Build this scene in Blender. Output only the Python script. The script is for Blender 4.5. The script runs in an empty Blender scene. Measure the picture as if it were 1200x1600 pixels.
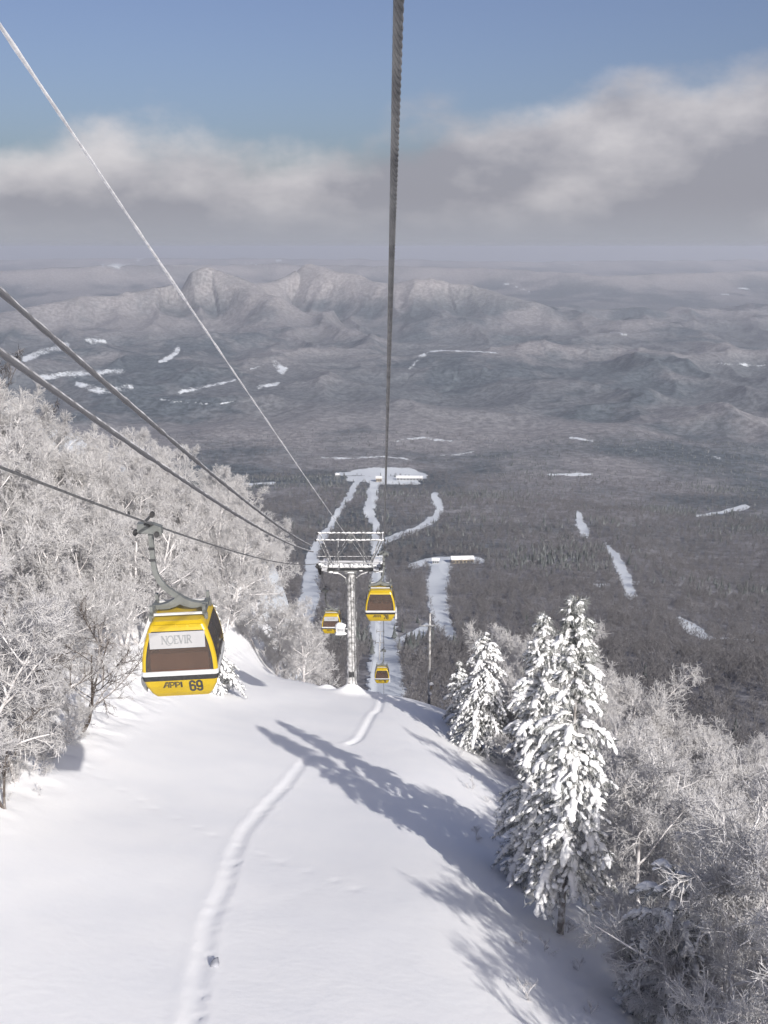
import bpy, math, random
import numpy as np
from mathutils import Vector, Matrix

R_ = math.radians
SC = bpy.context.scene
COL = SC.collection

# ------------------------------------------------------------------ camera, sky, sun, exposure
PITCH = R_(14.5)
FPX = 1600.0
cam_d = bpy.data.cameras.new('camera'); cam = bpy.data.objects.new('camera', cam_d); COL.objects.link(cam)
cam_d.sensor_fit = 'VERTICAL'; cam_d.sensor_height = 24; cam_d.lens = 24
cam_d.clip_start = 0.05; cam_d.clip_end = 200000
cam.location = (0, 0, 0); cam.rotation_euler = (math.pi/2 - PITCH, 0, 0)
SC.camera = cam

SUN_AZ, SUN_EL = R_(180-27), R_(30.5)          # azimuth clockwise from +Y
sun_dir = Vector((math.sin(SUN_AZ)*math.cos(SUN_EL), math.cos(SUN_AZ)*math.cos(SUN_EL), math.sin(SUN_EL)))
sd = bpy.data.lights.new('sun', 'SUN'); so = bpy.data.objects.new('sun', sd); COL.objects.link(so)
sd.energy = 3.1; sd.angle = R_(0.6); sd.color = (1.0, 0.95, 0.89)
so.rotation_euler = sun_dir.to_track_quat('Z', 'Y').to_euler()

W = bpy.data.worlds.new('World'); SC.world = W; W.use_nodes = True
wn, wl = W.node_tree.nodes, W.node_tree.links
wn.clear()
def WN(t, **k):
    n = wn.new(t)
    for a, b in k.items(): setattr(n, a, b)
    return n
def wmath(op, a, b=None, clamp=False):
    n = WN('ShaderNodeMath', operation=op, use_clamp=clamp)
    for i, v in enumerate((a, b)):
        if v is None: continue
        if isinstance(v, (int, float)): n.inputs[i].default_value = v
        else: wl.new(v, n.inputs[i])
    return n.outputs[0]
sky = WN('ShaderNodeTexSky', sky_type='NISHITA', sun_disc=False, sun_elevation=SUN_EL, sun_rotation=SUN_AZ,
         altitude=1300, air_density=1.0, dust_density=10.0, ozone_density=2.0)
tc = WN('ShaderNodeTexCoord')
sep = WN('ShaderNodeSeparateXYZ'); wl.new(tc.outputs['Generated'], sep.inputs[0])
def wnoise(scale, detail, stretch, seed, rough=0.55):
    m = WN('ShaderNodeMapping'); m.inputs['Scale'].default_value = stretch; m.inputs['Location'].default_value = (seed, seed*0.7, seed*1.3)
    wl.new(tc.outputs['Generated'], m.inputs[0])
    n = WN('ShaderNodeTexNoise'); n.inputs['Scale'].default_value = scale; n.inputs['Detail'].default_value = detail
    n.inputs['Roughness'].default_value = rough
    wl.new(m.outputs[0], n.inputs['Vector'])
    return n.outputs[0]
n_big = wnoise(2.6, 2, (1, 1, 1.5), 3.1)
n_mid = wnoise(9.0, 7, (1, 1, 1.5), 7.7, 0.58)
n_soft = wnoise(7.0, 7, (1, 1, 1.9), 1.9, 0.55)
# cloud bank: top height varies round the compass, ragged by the finer noise
top = wmath('ADD', wmath('MULTIPLY', wmath('SUBTRACT', n_big, 0.5), 0.20), 0.108)
top = wmath('ADD', top, wmath('MULTIPLY', wmath('SUBTRACT', n_mid, 0.5), 0.13))
top = wmath('ADD', top, wmath('MULTIPLY', sep.outputs[0], 0.11))
d = wmath('SUBTRACT', top, sep.outputs[2])
mr = WN('ShaderNodeMapRange', interpolation_type='SMOOTHSTEP'); wl.new(d, mr.inputs[0])
mr.inputs[1].default_value = -0.022; mr.inputs[2].default_value = 0.034
mask = mr.outputs[0]
edge = WN('ShaderNodeMapRange', interpolation_type='SMOOTHSTEP'); wl.new(d, edge.inputs[0])
edge.inputs[1].default_value = 0.085; edge.inputs[2].default_value = 0.005
ccol = WN('ShaderNodeMix', data_type='RGBA')
cf = wmath('ADD', wmath('MULTIPLY', edge.outputs[0], 0.42), wmath('MULTIPLY', wmath('SUBTRACT', n_soft, 0.46), 2.8), clamp=True)
wl.new(cf, ccol.inputs[0])
ccol.inputs[6].default_value = (1.85, 1.86, 2.12, 1); ccol.inputs[7].default_value = (3.9, 3.75, 3.85, 1)
lowm = WN('ShaderNodeMapRange', interpolation_type='SMOOTHSTEP'); wl.new(sep.outputs[2], lowm.inputs[0])
lowm.inputs[1].default_value = 0.05; lowm.inputs[2].default_value = 0.0; lowm.inputs[4].default_value = 1.0
cl2 = WN('ShaderNodeMix', data_type='RGBA'); wl.new(lowm.outputs[0], cl2.inputs[0]); wl.new(ccol.outputs[2], cl2.inputs[6]); cl2.inputs[7].default_value = (2.15, 2.22, 2.5, 1)
mx = WN('ShaderNodeMix', data_type='RGBA'); wl.new(wmath('MULTIPLY', mask, 0.94), mx.inputs[0])
hs = WN('ShaderNodeHueSaturation'); hs.inputs['Saturation'].default_value = 1.0; hs.inputs['Value'].default_value = 0.62; hs.inputs['Hue'].default_value = 0.515
wl.new(sky.outputs[0], hs.inputs['Color']); wl.new(hs.outputs[0], mx.inputs[6]); wl.new(cl2.outputs[2], mx.inputs[7])
bg = WN('ShaderNodeBackground'); bg.inputs[1].default_value = 0.095
wl.new(mx.outputs[2], bg.inputs[0])
wo = WN('ShaderNodeOutputWorld'); wl.new(bg.outputs[0], wo.inputs[0])

vs = SC.view_settings
vs.view_transform = 'Standard'; vs.look = 'None'; vs.gamma = 1; vs.use_curve_mapping = False
vs.exposure = 0.92
SC.cycles.max_bounces = 5; SC.cycles.diffuse_bounces = 3; SC.cycles.transparent_max_bounces = 10
SC.cycles.adaptive_threshold = 0.02
SC.cycles.volume_bounces = 0; SC.cycles.use_denoising = True

# ------------------------------------------------------------------ pixel <-> world (camera at the origin)
cp, sp_ = math.cos(PITCH), math.sin(PITCH)
def ray(px, py):
    a, b = (px-600)/FPX, (800-py)/FPX
    return Vector((a, cp + b*sp_, -sp_ + b*cp))
def at(px, py, Y):
    d = ray(px, py); return d*(Y/d.y)
def proj(x, y, z):
    zc = y*cp - z*sp_
    zc = np.maximum(zc, 1e-3)
    return 600 + FPX*x/zc, 800 - FPX*(y*sp_ + z*cp)/zc, zc

# ------------------------------------------------------------------ numpy noise and the height of the land
def hash2(ix, iy, seed):
    h = (ix.astype(np.int64)*374761393 + iy.astype(np.int64)*668265263 + seed*974711) & 0x7fffffff
    h = ((h ^ (h >> 13))*1274126177) & 0x7fffffff
    return ((h ^ (h >> 16)) & 0xffff)/65535.0
def vnoise(x, y, seed=0):
    x = np.asarray(x, float); y = np.asarray(y, float)
    ix, iy = np.floor(x), np.floor(y)
    fx, fy = x-ix, y-iy
    fx = fx*fx*fx*(fx*(fx*6-15)+10); fy = fy*fy*fy*(fy*(fy*6-15)+10)
    ix = ix.astype(np.int64); iy = iy.astype(np.int64)
    a, b, c, d = hash2(ix, iy, seed), hash2(ix+1, iy, seed), hash2(ix, iy+1, seed), hash2(ix+1, iy+1, seed)
    return (a*(1-fx)+b*fx)*(1-fy) + (c*(1-fx)+d*fx)*fy
def fbm(x, y, octs=4, seed=0, gain=0.5):
    s, a, t = 0, 1, 0
    for i in range(octs):
        s = s + a*(vnoise(x*2**i+17.3*i, y*2**i-9.1*i, seed+i)-0.5); t += a*0.5; a *= gain
    return s/t                      # about -1..1
def ridged(x, y, octs=4, seed=0):
    s, a, t = 0, 1, 0
    for i in range(octs):
        n = 1-np.abs(2*vnoise(x*2**i+5.7*i, y*2**i+3.3*i, seed+i)-1); s = s + a*n*n; t += a; a *= 0.5
    return s/t
def spl(t, k): return k*np.logaddexp(0, np.asarray(t, float)/k)
def sg(t): return 1/(1+np.exp(-np.clip(t, -60, 60)))
def smooth(e0, e1, x):
    t = np.clip((np.asarray(x, float)-e0)/(e1-e0), 0, 1); return t*t*(3-2*t)

_s = np.arange(0, 9000, 0.5)
_slope = (1-sg((_s-90)/3.5))*0.305 + sg((_s-90)/3.5)*(0.14+0.46*np.exp(-(_s-87)/537))
_slope = _slope*(1-sg((_s-3420)/120))
_prof = -13 - np.concatenate([[0], np.cumsum((_slope[1:]+_slope[:-1])*0.25)])

# far ridges: polylines of summits seen in the photograph at judged distances (px, py, distance, half width)
RIDGES = [
    ([(60, 470, 8600), (130, 452, 9000), (240, 446, 9400), (322, 394, 9600), (372, 426, 9300), (430, 450, 8800)], 900),
    ([(322, 394, 9600), (390, 436, 10200), (435, 428, 10600), (490, 398, 10800), (545, 426, 10400), (610, 440, 10000), (690, 426, 9800), (760, 446, 9600), (830, 462, 9300)], 950),
    ([(560, 640, 4900), (640, 600, 5600), (720, 570, 6200), (830, 548, 6700), (950, 532, 7200), (1060, 552, 6900), (1200, 575, 6600), (1330, 560, 6500)], 800),
    ([(830, 640, 5000), (930, 600, 5500), (1010, 570, 6000), (1080, 560, 6300)], 600),
    ([(990, 690, 4500), (1050, 668, 4450), (1110, 650, 4400), (1200, 664, 4500), (1330, 640, 4600)], 420),
    ([(-120, 600, 5400), (20, 560, 5900), (140, 545, 6600), (260, 520, 7200), (380, 510, 7600)], 700),
    ([(760, 490, 9800), (900, 470, 10500), (1060, 488, 10400), (1250, 470, 11000)], 800),
    ([(-50, 425, 15000), (150, 415, 15500), (420, 410, 17500), (700, 415, 16500), (950, 430, 15000), (1250, 420, 16500)], 1400),
    ([(-50, 404, 26000), (400, 402, 27000), (800, 407, 25000), (1250, 405, 26000)], 2600),
]
RW = []
for pts, w in RIDGES:
    RW.append(([tuple(at(px, py, Y)) for px, py, Y in pts], w))
VALLEY = float(_prof[-1])
def hills(x, y):
    wx = x + 150*fbm(x/900, y/900, 3, 40); wy = y + 150*fbm(x/900, y/900, 3, 50)
    out = np.zeros_like(x); rel = np.ones_like(x)
    for pts, w in RW:
        for (x0, y0, z0), (x1, y1, z1) in zip(pts[:-1], pts[1:]):
            dx, dy = x1-x0, y1-y0
            t = np.clip(((wx-x0)*dx+(wy-y0)*dy)/(dx*dx+dy*dy), 0, 1)
            dd = np.hypot(wx-(x0+t*dx), wy-(y0+t*dy))
            h = (z0+t*(z1-z0)) - VALLEY; e = np.exp(-((np.sqrt(dd*dd+90.0**2)-90)/(0.8*w))**1.02); k = h*e > out
            out = np.where(k, h*e, out); rel = np.where(k, e, rel)
    return out, rel
def H(x, y):
    x = np.asarray(x, float); y = np.asarray(y, float)
    s = y + 0.35*spl(np.abs(x)-260, 40)
    z = np.interp(np.maximum(s, 0), _s, _prof)
    z = np.where(s < 0, -13 + 15*(1-np.exp(np.minimum(s, 0)*0.305/15)), z)
    fade = np.exp(-np.maximum(s-170, 0)**2/(2*200.0**2))
    left = 0.17*spl(-x-4, 2) + 0.78*spl(-x-15.8, 2.0); left = 60*(1-np.exp(-left/60))
    right = 0.42*spl(x-2.2, 1.6) + 0.24*spl(x-8.5, 2); right = 60*(1-np.exp(-right/60))
    z = z + fade*(left-right)
    z = z + smooth(-3.5, -8, x)*(1-smooth(60, 100, -x))*0.13*(spl(y-90, 3)-spl(y-106, 3))
    z = z + smooth(-11, -20, x)*0.33*spl(np.minimum(y, 170)-90, 5)*np.exp(-(np.maximum(y-160, 0)/70)**2)*(1-smooth(70, 110, -x))
    m = smooth(220, 700, s)
    z = z + m*(1-smooth(3000, 3600, s))*(22*fbm(x/420, y/520, 4, 3) + 14*(ridged(x/300, y/900, 3, 9)-0.4))
    f = smooth(3300, 4300, s)
    z = z + f*(30*fbm(x/900, y/900, 4, 21))
    if np.any(s > 3300):
        hh, rel = hills(x, y); q = 0.30+0.70*smooth(1.0, 0.6, rel)
        rg = ridged((x+0.4*y)/1500, (y-0.3*x)/1700, 3, 31)
        r2 = ridged((x-0.2*y)/620, (y+0.2*x)/900, 3, 36)
        wq = 160*fbm(x/700, y/700, 3, 45)
        spur = ridged((x+0.25*y+wq)/720, (y-0.2*x+wq)/1900, 2, 47)
        fl = smooth(11500, 14500, s)
        z = z + smooth(3300, 3900, s)*(hh*(1-(0.50*(1-spur)+0.16*(1-r2))*q*(1-0.8*fl)) + (110*(rg-0.35)+60*(r2-0.4)+100*(spur-0.4))*smooth(3900, 5200, s)*(1-0.75*fl)*(1-0.8*smooth(60, 250, hh)))
    return z
def Hs(x, y): return float(H(np.array([x]), np.array([y]))[0])
def hit(px, py, y0=8.0, y1=30000.0):
    d = ray(px, py)
    ys = np.geomspace(y0, y1, 4000)
    zs = d.z/d.y*ys; xs = d.x/d.y*ys
    g = H(xs, ys) - zs
    k = np.argmax(g > 0)
    if g[k] <= 0: k = len(ys)-1
    t = ys[k]
    return Vector((d.x/d.y*t, t, d.z/d.y*t))

# ------------------------------------------------------------------ materials
def new_mat(name):
    m = bpy.data.materials.new(name); m.use_nodes = True
    nt = m.node_tree; b = nt.nodes['Principled BSDF']
    return m, nt, b
def N(nt, t, **k):
    n = nt.nodes.new(t)
    for a, b in k.items(): setattr(n, a, b)
    return n
def noise_fac(nt, scale, detail=4, lo=0.35, hi=0.65, coord='Object'):
    tcn = N(nt, 'ShaderNodeTexCoord'); n = N(nt, 'ShaderNodeTexNoise')
    n.inputs['Scale'].default_value = scale; n.inputs['Detail'].default_value = detail
    nt.links.new(tcn.outputs[coord], n.inputs['Vector'])
    r = N(nt, 'ShaderNodeMapRange'); r.inputs[1].default_value = lo; r.inputs[2].default_value = hi
    nt.links.new(n.outputs[0], r.inputs[0])
    return r.outputs[0], n.outputs[0]
def two_tone(name, c0, c1, scale=3, rough=0.6, metal=0.0, lo=0.35, hi=0.65, bump=0.0, bscale=40, detail=5, spec=0.5):
    m, nt, b = new_mat(name)
    f, raw = noise_fac(nt, scale, detail, lo, hi)
    mix = N(nt, 'ShaderNodeMix', data_type='RGBA')
    nt.links.new(f, mix.inputs[0]); mix.inputs[6].default_value = (*c0, 1); mix.inputs[7].default_value = (*c1, 1)
    nt.links.new(mix.outputs[2], b.inputs['Base Color'])
    b.inputs['Roughness'].default_value = rough; b.inputs['Metallic'].default_value = metal
    b.inputs['Specular IOR Level'].default_value = spec
    if bump:
        _, r2 = noise_fac(nt, bscale, 4)
        bp = N(nt, 'ShaderNodeBump'); bp.inputs['Strength'].default_value = 0.6; bp.inputs['Distance'].default_value = bump
        nt.links.new(r2, bp.inputs['Height']); nt.links.new(bp.outputs[0], b.inputs['Normal'])
    return m
def capped(name, under, over, z0, z1, scale, amt=0.25, rough=0.8):
    """snow or rime that settles on what faces up, ragged by noise"""
    m, nt, b = new_mat(name)
    g = N(nt, 'ShaderNodeNewGeometry'); s = N(nt, 'ShaderNodeSeparateXYZ'); nt.links.new(g.outputs['True Normal'], s.inputs[0])
    _, raw = noise_fac(nt, scale, 3)
    a = N(nt, 'ShaderNodeMath', operation='MULTIPLY_ADD'); a.inputs[1].default_value = amt*4; a.inputs[2].default_value = -amt*2
    nt.links.new(raw, a.inputs[0])
    ad = N(nt, 'ShaderNodeMath', operation='ADD'); nt.links.new(a.outputs[0], ad.inputs[0]); nt.links.new(s.outputs[2], ad.inputs[1])
    r = N(nt, 'ShaderNodeMapRange', interpolation_type='SMOOTHSTEP'); r.inputs[1].default_value = z0; r.inputs[2].default_value = z1
    nt.links.new(ad.outputs[0], r.inputs[0])
    mix = N(nt, 'ShaderNodeMix', data_type='RGBA'); nt.links.new(r.outputs[0], mix.inputs[0])
    mix.inputs[6].default_value = (*under, 1); mix.inputs[7].default_value = (*over, 1)
    nt.links.new(mix.outputs[2], b.inputs['Base Color']); b.inputs['Roughness'].default_value = rough
    b.inputs['Specular IOR Level'].default_value = 0.2
    return m
M = {}
M['rime_twig'] = capped('rime_twig', (0.66, 0.648, 0.656), (0.82, 0.815, 0.825), -0.9, 0.6, 0.8, 0.3)
def add_translucent(m, col, f):
    nt = m.node_tree; b = nt.nodes['Principled BSDF']; out = nt.nodes['Material Output']
    tr = N(nt, 'ShaderNodeBsdfTranslucent'); tr.inputs[0].default_value = (*col, 1)
    mx_ = N(nt, 'ShaderNodeMixShader'); mx_.inputs[0].default_value = f
    nt.links.new(b.outputs[0], mx_.inputs[1]); nt.links.new(tr.outputs[0], mx_.inputs[2]); nt.links.new(mx_.outputs[0], out.inputs[0])
add_translucent(M['rime_twig'], (0.70, 0.69, 0.70), 0.38)
M['rime_trunk'] = capped('rime_trunk', (0.44, 0.42, 0.42), (0.70, 0.69, 0.70), -0.5, 0.7, 2.5, 0.4)
M['dark_twig'] = capped('dark_twig', (0.075, 0.062, 0.055), (0.50, 0.48, 0.48), 0.15, 1.0, 3.0, 0.2)
M['bark'] = capped('bark', (0.22, 0.205, 0.195), (0.7, 0.7, 0.72), -0.25, 0.5, 3, 0.6)
M['needles'] = capped('needles', (0.085, 0.095, 0.085), (0.55, 0.56, 0.56), 0.0, 1.0, 5, 0.25)
M['snow_load'] = two_tone('snow_load', (0.68, 0.69, 0.71), (0.78, 0.78, 0.79), 3, 0.85, bump=0.03, bscale=9, spec=0.2)
M['yellow'] = two_tone('yellow_paint', (0.40, 0.275, 0.010), (0.45, 0.315, 0.014), 1.6, 0.32, bump=0)
M['yellow_frost'] = two_tone('frosted_yellow_roof', (0.46, 0.33, 0.05), (0.60, 0.53, 0.36), 4, 0.6)
M['steel'] = two_tone('galvanised_steel', (0.115, 0.122, 0.12), (0.175, 0.185, 0.182), 3, 0.5, 0.2)
M['dark_steel'] = two_tone('dark_steel', (0.03, 0.032, 0.035), (0.06, 0.06, 0.065), 5, 0.45, 0.3)
M['rubber'] = two_tone('black_rubber', (0.018, 0.018, 0.02), (0.03, 0.03, 0.032), 8, 0.7)
M['white_trim'] = two_tone('white_trim', (0.42, 0.43, 0.45), (0.50, 0.51, 0.52), 3, 0.5)
M['banner'] = two_tone('white_banner', (0.30, 0.30, 0.315), (0.34, 0.34, 0.35), 1.5, 0.55)
M['ink'] = two_tone('dark_grey_ink', (0.035, 0.035, 0.035), (0.05, 0.05, 0.05), 3, 0.6)
M['ink_grey'] = two_tone('grey_ink', (0.16, 0.17, 0.18), (0.22, 0.23, 0.24), 3, 0.6)
M['seat'] = two_tone('orange_seat', (0.42, 0.13, 0.02), (0.50, 0.17, 0.03), 4, 0.7)
M['interior'] = two_tone('cabin_lining', (0.22, 0.19, 0.165), (0.28, 0.24, 0.21), 2, 0.8)
M['rope'] = two_tone('steel_rope', (0.10, 0.10, 0.105), (0.19, 0.19, 0.19), 6, 0.5, 0.35)
M['rope_frost'] = capped('frosted_rope', (0.15, 0.15, 0.16), (0.66, 0.66, 0.68), -0.1, 0.8, 2.2, 0.5)
M['white_rope'] = two_tone('rime_white_wire', (0.55, 0.55, 0.57), (0.78, 0.78, 0.79), 7, 0.8)
M['rime_steel'] = capped('rimed_steel', (0.12, 0.123, 0.128), (0.66, 0.66, 0.68), 0.05, 0.8, 2.3, 0.6)
M['rime_mast'] = two_tone('rime_crusted_mast', (0.17, 0.17, 0.172), (0.60, 0.60, 0.61), 2.6, 0.8, lo=0.38, hi=0.62, bump=0.05, bscale=5)
M['pole'] = two_tone('weathered_pole', (0.16, 0.155, 0.15), (0.52, 0.52, 0.53), 2.0, 0.8, lo=0.42, hi=0.7)
M['wood_wall'] = two_tone('tan_wall', (0.24, 0.20, 0.15), (0.30, 0.25, 0.18), 0.3, 0.8)
M['grey_wall'] = two_tone('grey_wall', (0.30, 0.31, 0.33), (0.36, 0.37, 0.39), 0.2, 0.8)
M['window_dark'] = two_tone('dark_window', (0.03, 0.035, 0.04), (0.05, 0.055, 0.06), 0.4, 0.2)
M['jacket_dark'] = two_tone('dark_jacket', (0.02, 0.022, 0.03), (0.035, 0.035, 0.045), 6, 0.8)
M['jacket_red'] = two_tone('brick_red_jacket', (0.20, 0.07, 0.06), (0.26, 0.09, 0.075), 6, 0.8)
M['skin'] = two_tone('skin', (0.45, 0.28, 0.20), (0.50, 0.32, 0.23), 9, 0.6)
def glass_mat():
    m, nt, b = new_mat('smoked_glass'); nt.nodes.remove(b)
    tr = N(nt, 'ShaderNodeBsdfTransparent'); tr.inputs[0].default_value = (0.66, 0.55, 0.49, 1)
    df = N(nt, 'ShaderNodeBsdfDiffuse'); df.inputs[0].default_value = (0.24, 0.20, 0.18, 1)
    gl = N(nt, 'ShaderNodeBsdfGlossy'); gl.inputs['Roughness'].default_value = 0.06
    m1 = N(nt, 'ShaderNodeMixShader'); m1.inputs[0].default_value = 0.18
    nt.links.new(tr.outputs[0], m1.inputs[1]); nt.links.new(df.outputs[0], m1.inputs[2])
    fr = N(nt, 'ShaderNodeFresnel'); fr.inputs[0].default_value = 1.4
    m2 = N(nt, 'ShaderNodeMixShader'); nt.links.new(fr.outputs[0], m2.inputs[0])
    nt.links.new(m1.outputs[0], m2.inputs[1]); nt.links.new(gl.outputs[0], m2.inputs[2])
    nt.links.new(m2.outputs[0], nt.nodes['Material Output'].inputs[0])
    return m
M['glass'] = glass_mat()
def snow_mat():
    m, nt, b = new_mat('slope_snow')
    b.inputs['Roughness'].default_value = 0.75; b.inputs['Specular IOR Level'].default_value = 0.25
    f, raw = noise_fac(nt, 0.35, 5)
    mix = N(nt, 'ShaderNodeMix', data_type='RGBA'); nt.links.new(f, mix.inputs[0])
    mix.inputs[6].default_value = (0.86, 0.865, 0.88, 1); mix.inputs[7].default_value = (0.90, 0.90, 0.905, 1)
    nt.links.new(mix.outputs[2], b.inputs['Base Color'])
    _, r2 = noise_fac(nt, 3.0, 6); _, r3 = noise_fac(nt, 24.0, 3)
    ad = N(nt, 'ShaderNodeMath', operation='MULTIPLY_ADD'); ad.inputs[1].default_value = 0.12
    nt.links.new(r3, ad.inputs[0]); nt.links.new(r2, ad.inputs[2])
    bp = N(nt, 'ShaderNodeBump'); bp.inputs['Strength'].default_value = 0.35; bp.inputs['Distance'].default_value = 0.03
    nt.links.new(ad.outputs[0], bp.inputs['Height']); nt.links.new(bp.outputs[0], b.inputs['Normal'])
    return m
M['snow'] = snow_mat()
def terrain_mat():
    m, nt, b = new_mat('snowy_forest_land')
    L = nt.links.new
    b.inputs['Roughness'].default_value = 0.9; b.inputs['Specular IOR Level'].default_value = 0.1
    geo = N(nt, 'ShaderNodeNewGeometry')
    def nz(scale, detail, rough=0.6):
        n = N(nt, 'ShaderNodeTexNoise'); n.inputs['Scale'].default_value = scale; n.inputs['Detail'].default_value = detail
        n.inputs['Roughness'].default_value = rough
        L(geo.outputs['Position'], n.inputs['Vector']); return n.outputs[0]
    def rng(v, lo, hi, a=0, bb=1):
        r = N(nt, 'ShaderNodeMapRange', interpolation_type='SMOOTHSTEP'); L(v, r.inputs[0])
        for i, q in zip((1, 2, 3, 4), (lo, hi, a, bb)): r.inputs[i].default_value = q
        return r.outputs[0]
    def mix(f, a, c):
        n = N(nt, 'ShaderNodeMix', data_type='RGBA'); L(f, n.inputs[0])
        for i, q in ((6, a), (7, c)):
            if isinstance(q, tuple): n.inputs[i].default_value = (*q, 1)
            else: L(q, n.inputs[i])
        return n.outputs[2]
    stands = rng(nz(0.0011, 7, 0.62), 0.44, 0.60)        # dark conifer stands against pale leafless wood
    fine = rng(nz(0.034, 8, 0.78), 0.40, 0.62)            # single crowns
    leafless = mix(fine, (0.13, 0.128, 0.138), (0.25, 0.247, 0.262))
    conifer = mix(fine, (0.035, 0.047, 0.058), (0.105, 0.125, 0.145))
    sz = N(nt, 'ShaderNodeSeparateXYZ'); L(geo.outputs['Position'], sz.inputs[0])
    low_shade = rng(sz.outputs[2], -610, -730)             # cloud and fold shade of low far valleys, painted in the conifer tone
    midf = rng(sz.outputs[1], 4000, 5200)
    lm = N(nt, 'ShaderNodeMath', operation='MULTIPLY'); L(low_shade, lm.inputs[0]); L(midf, lm.inputs[1])
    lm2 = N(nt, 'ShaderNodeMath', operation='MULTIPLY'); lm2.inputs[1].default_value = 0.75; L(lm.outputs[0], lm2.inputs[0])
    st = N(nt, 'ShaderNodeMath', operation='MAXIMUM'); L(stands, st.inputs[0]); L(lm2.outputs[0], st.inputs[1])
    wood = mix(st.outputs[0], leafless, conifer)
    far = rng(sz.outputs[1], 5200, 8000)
    hi = rng(sz.outputs[2], -600, -330)                  # rime plus painted sunlit paleness on the higher far ridges
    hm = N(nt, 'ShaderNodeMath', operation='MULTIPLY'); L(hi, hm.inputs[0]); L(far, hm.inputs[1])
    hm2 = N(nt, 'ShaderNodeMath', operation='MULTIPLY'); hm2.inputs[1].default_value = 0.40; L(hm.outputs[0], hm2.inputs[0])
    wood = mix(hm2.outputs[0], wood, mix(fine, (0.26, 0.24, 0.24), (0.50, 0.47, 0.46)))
    av = N(nt, 'ShaderNodeAttribute', attribute_name='clearing')
    g = rng(nz(0.09, 4, 0.7), 0.2, 0.8, -0.25, 0.25)
    ad = N(nt, 'ShaderNodeMath', operation='ADD'); L(av.outputs['Fac'], ad.inputs[0]); L(g, ad.inputs[1])
    cl = rng(ad.outputs[0], 0.35, 0.65)
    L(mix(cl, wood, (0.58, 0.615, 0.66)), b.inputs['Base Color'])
    bp = N(nt, 'ShaderNodeBump'); bp.inputs['Strength'].default_value = 0.7; bp.inputs['Distance'].default_value = 4
    bm = N(nt, 'ShaderNodeMath', operation='MULTIPLY'); inv = N(nt, 'ShaderNodeMath', operation='SUBTRACT'); inv.inputs[0].default_value = 1.0
    L(cl, inv.inputs[1]); L(nz(0.03, 5, 0.7), bm.inputs[0]); L(inv.outputs[0], bm.inputs[1])
    L(bm.outputs[0], bp.inputs['Height']); L(bp.outputs[0], b.inputs['Normal'])
    return m
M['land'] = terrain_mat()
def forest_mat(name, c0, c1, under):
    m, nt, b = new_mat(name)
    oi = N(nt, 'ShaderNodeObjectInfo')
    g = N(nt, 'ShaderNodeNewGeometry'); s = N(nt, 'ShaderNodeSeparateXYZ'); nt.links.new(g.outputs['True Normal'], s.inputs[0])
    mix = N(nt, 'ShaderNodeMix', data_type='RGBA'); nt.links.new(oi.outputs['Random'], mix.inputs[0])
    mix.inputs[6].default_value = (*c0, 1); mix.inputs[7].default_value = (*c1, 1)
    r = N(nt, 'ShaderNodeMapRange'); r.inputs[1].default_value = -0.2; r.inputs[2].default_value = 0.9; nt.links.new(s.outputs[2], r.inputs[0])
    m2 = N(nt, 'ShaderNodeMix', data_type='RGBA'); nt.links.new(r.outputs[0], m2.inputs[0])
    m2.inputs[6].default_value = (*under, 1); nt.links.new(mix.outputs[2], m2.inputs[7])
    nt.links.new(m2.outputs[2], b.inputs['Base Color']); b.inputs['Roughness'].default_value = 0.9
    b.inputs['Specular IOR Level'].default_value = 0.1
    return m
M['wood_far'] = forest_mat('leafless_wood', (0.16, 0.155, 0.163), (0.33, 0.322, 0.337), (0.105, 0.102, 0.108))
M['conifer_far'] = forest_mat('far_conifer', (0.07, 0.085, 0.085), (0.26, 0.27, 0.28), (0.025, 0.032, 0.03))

# ------------------------------------------------------------------ mesh helpers
def mesh_from(name, V, F, mat, smooth_shade=False):
    me = bpy.data.meshes.new(name)
    me.from_pydata([tuple(v) for v in V], [], F)
    me.materials.append(mat)
    if smooth_shade: me.polygons.foreach_set('use_smooth', [True]*len(me.polygons))
    me.update(); return me
def np_mesh(name, V, Q, mat, smooth_shade=False):
    """V (n,3), Q (m,k) with k = 3 or 4"""
    V = np.asarray(V, np.float32); Q = np.asarray(Q, np.int32)
    me = bpy.data.meshes.new(name); k = Q.shape[1]
    me.vertices.add(len(V)); me.vertices.foreach_set('co', V.ravel())
    me.loops.add(Q.size); me.loops.foreach_set('vertex_index', Q.ravel())
    me.polygons.add(len(Q)); me.polygons.foreach_set('loop_start', np.arange(0, Q.size, k, dtype=np.int32))
    me.polygons.foreach_set('loop_total', np.full(len(Q), k, np.int32))
    if smooth_shade: me.polygons.foreach_set('use_smooth', np.ones(len(Q), bool))
    me.materials.append(mat); me.update(calc_edges=True); return me
def link(name, me, parent=None, loc=None, rz=None):
    o = bpy.data.objects.new(name, me); COL.objects.link(o)
    if parent is not None: o.parent = parent
    if loc is not None: o.location = loc
    if rz is not None: o.rotation_euler = (0, 0, rz)
    return o
def tag(o, label, cat, group=None):
    o['label'] = label; o['category'] = cat
    if group: o['group'] = group
    return o
def thing(name, label, cat, loc, rz=0, group=None):
    o = link(name, None, None, loc, rz); o.empty_display_size = 0.3
    return tag(o, label, cat, group)
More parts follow.
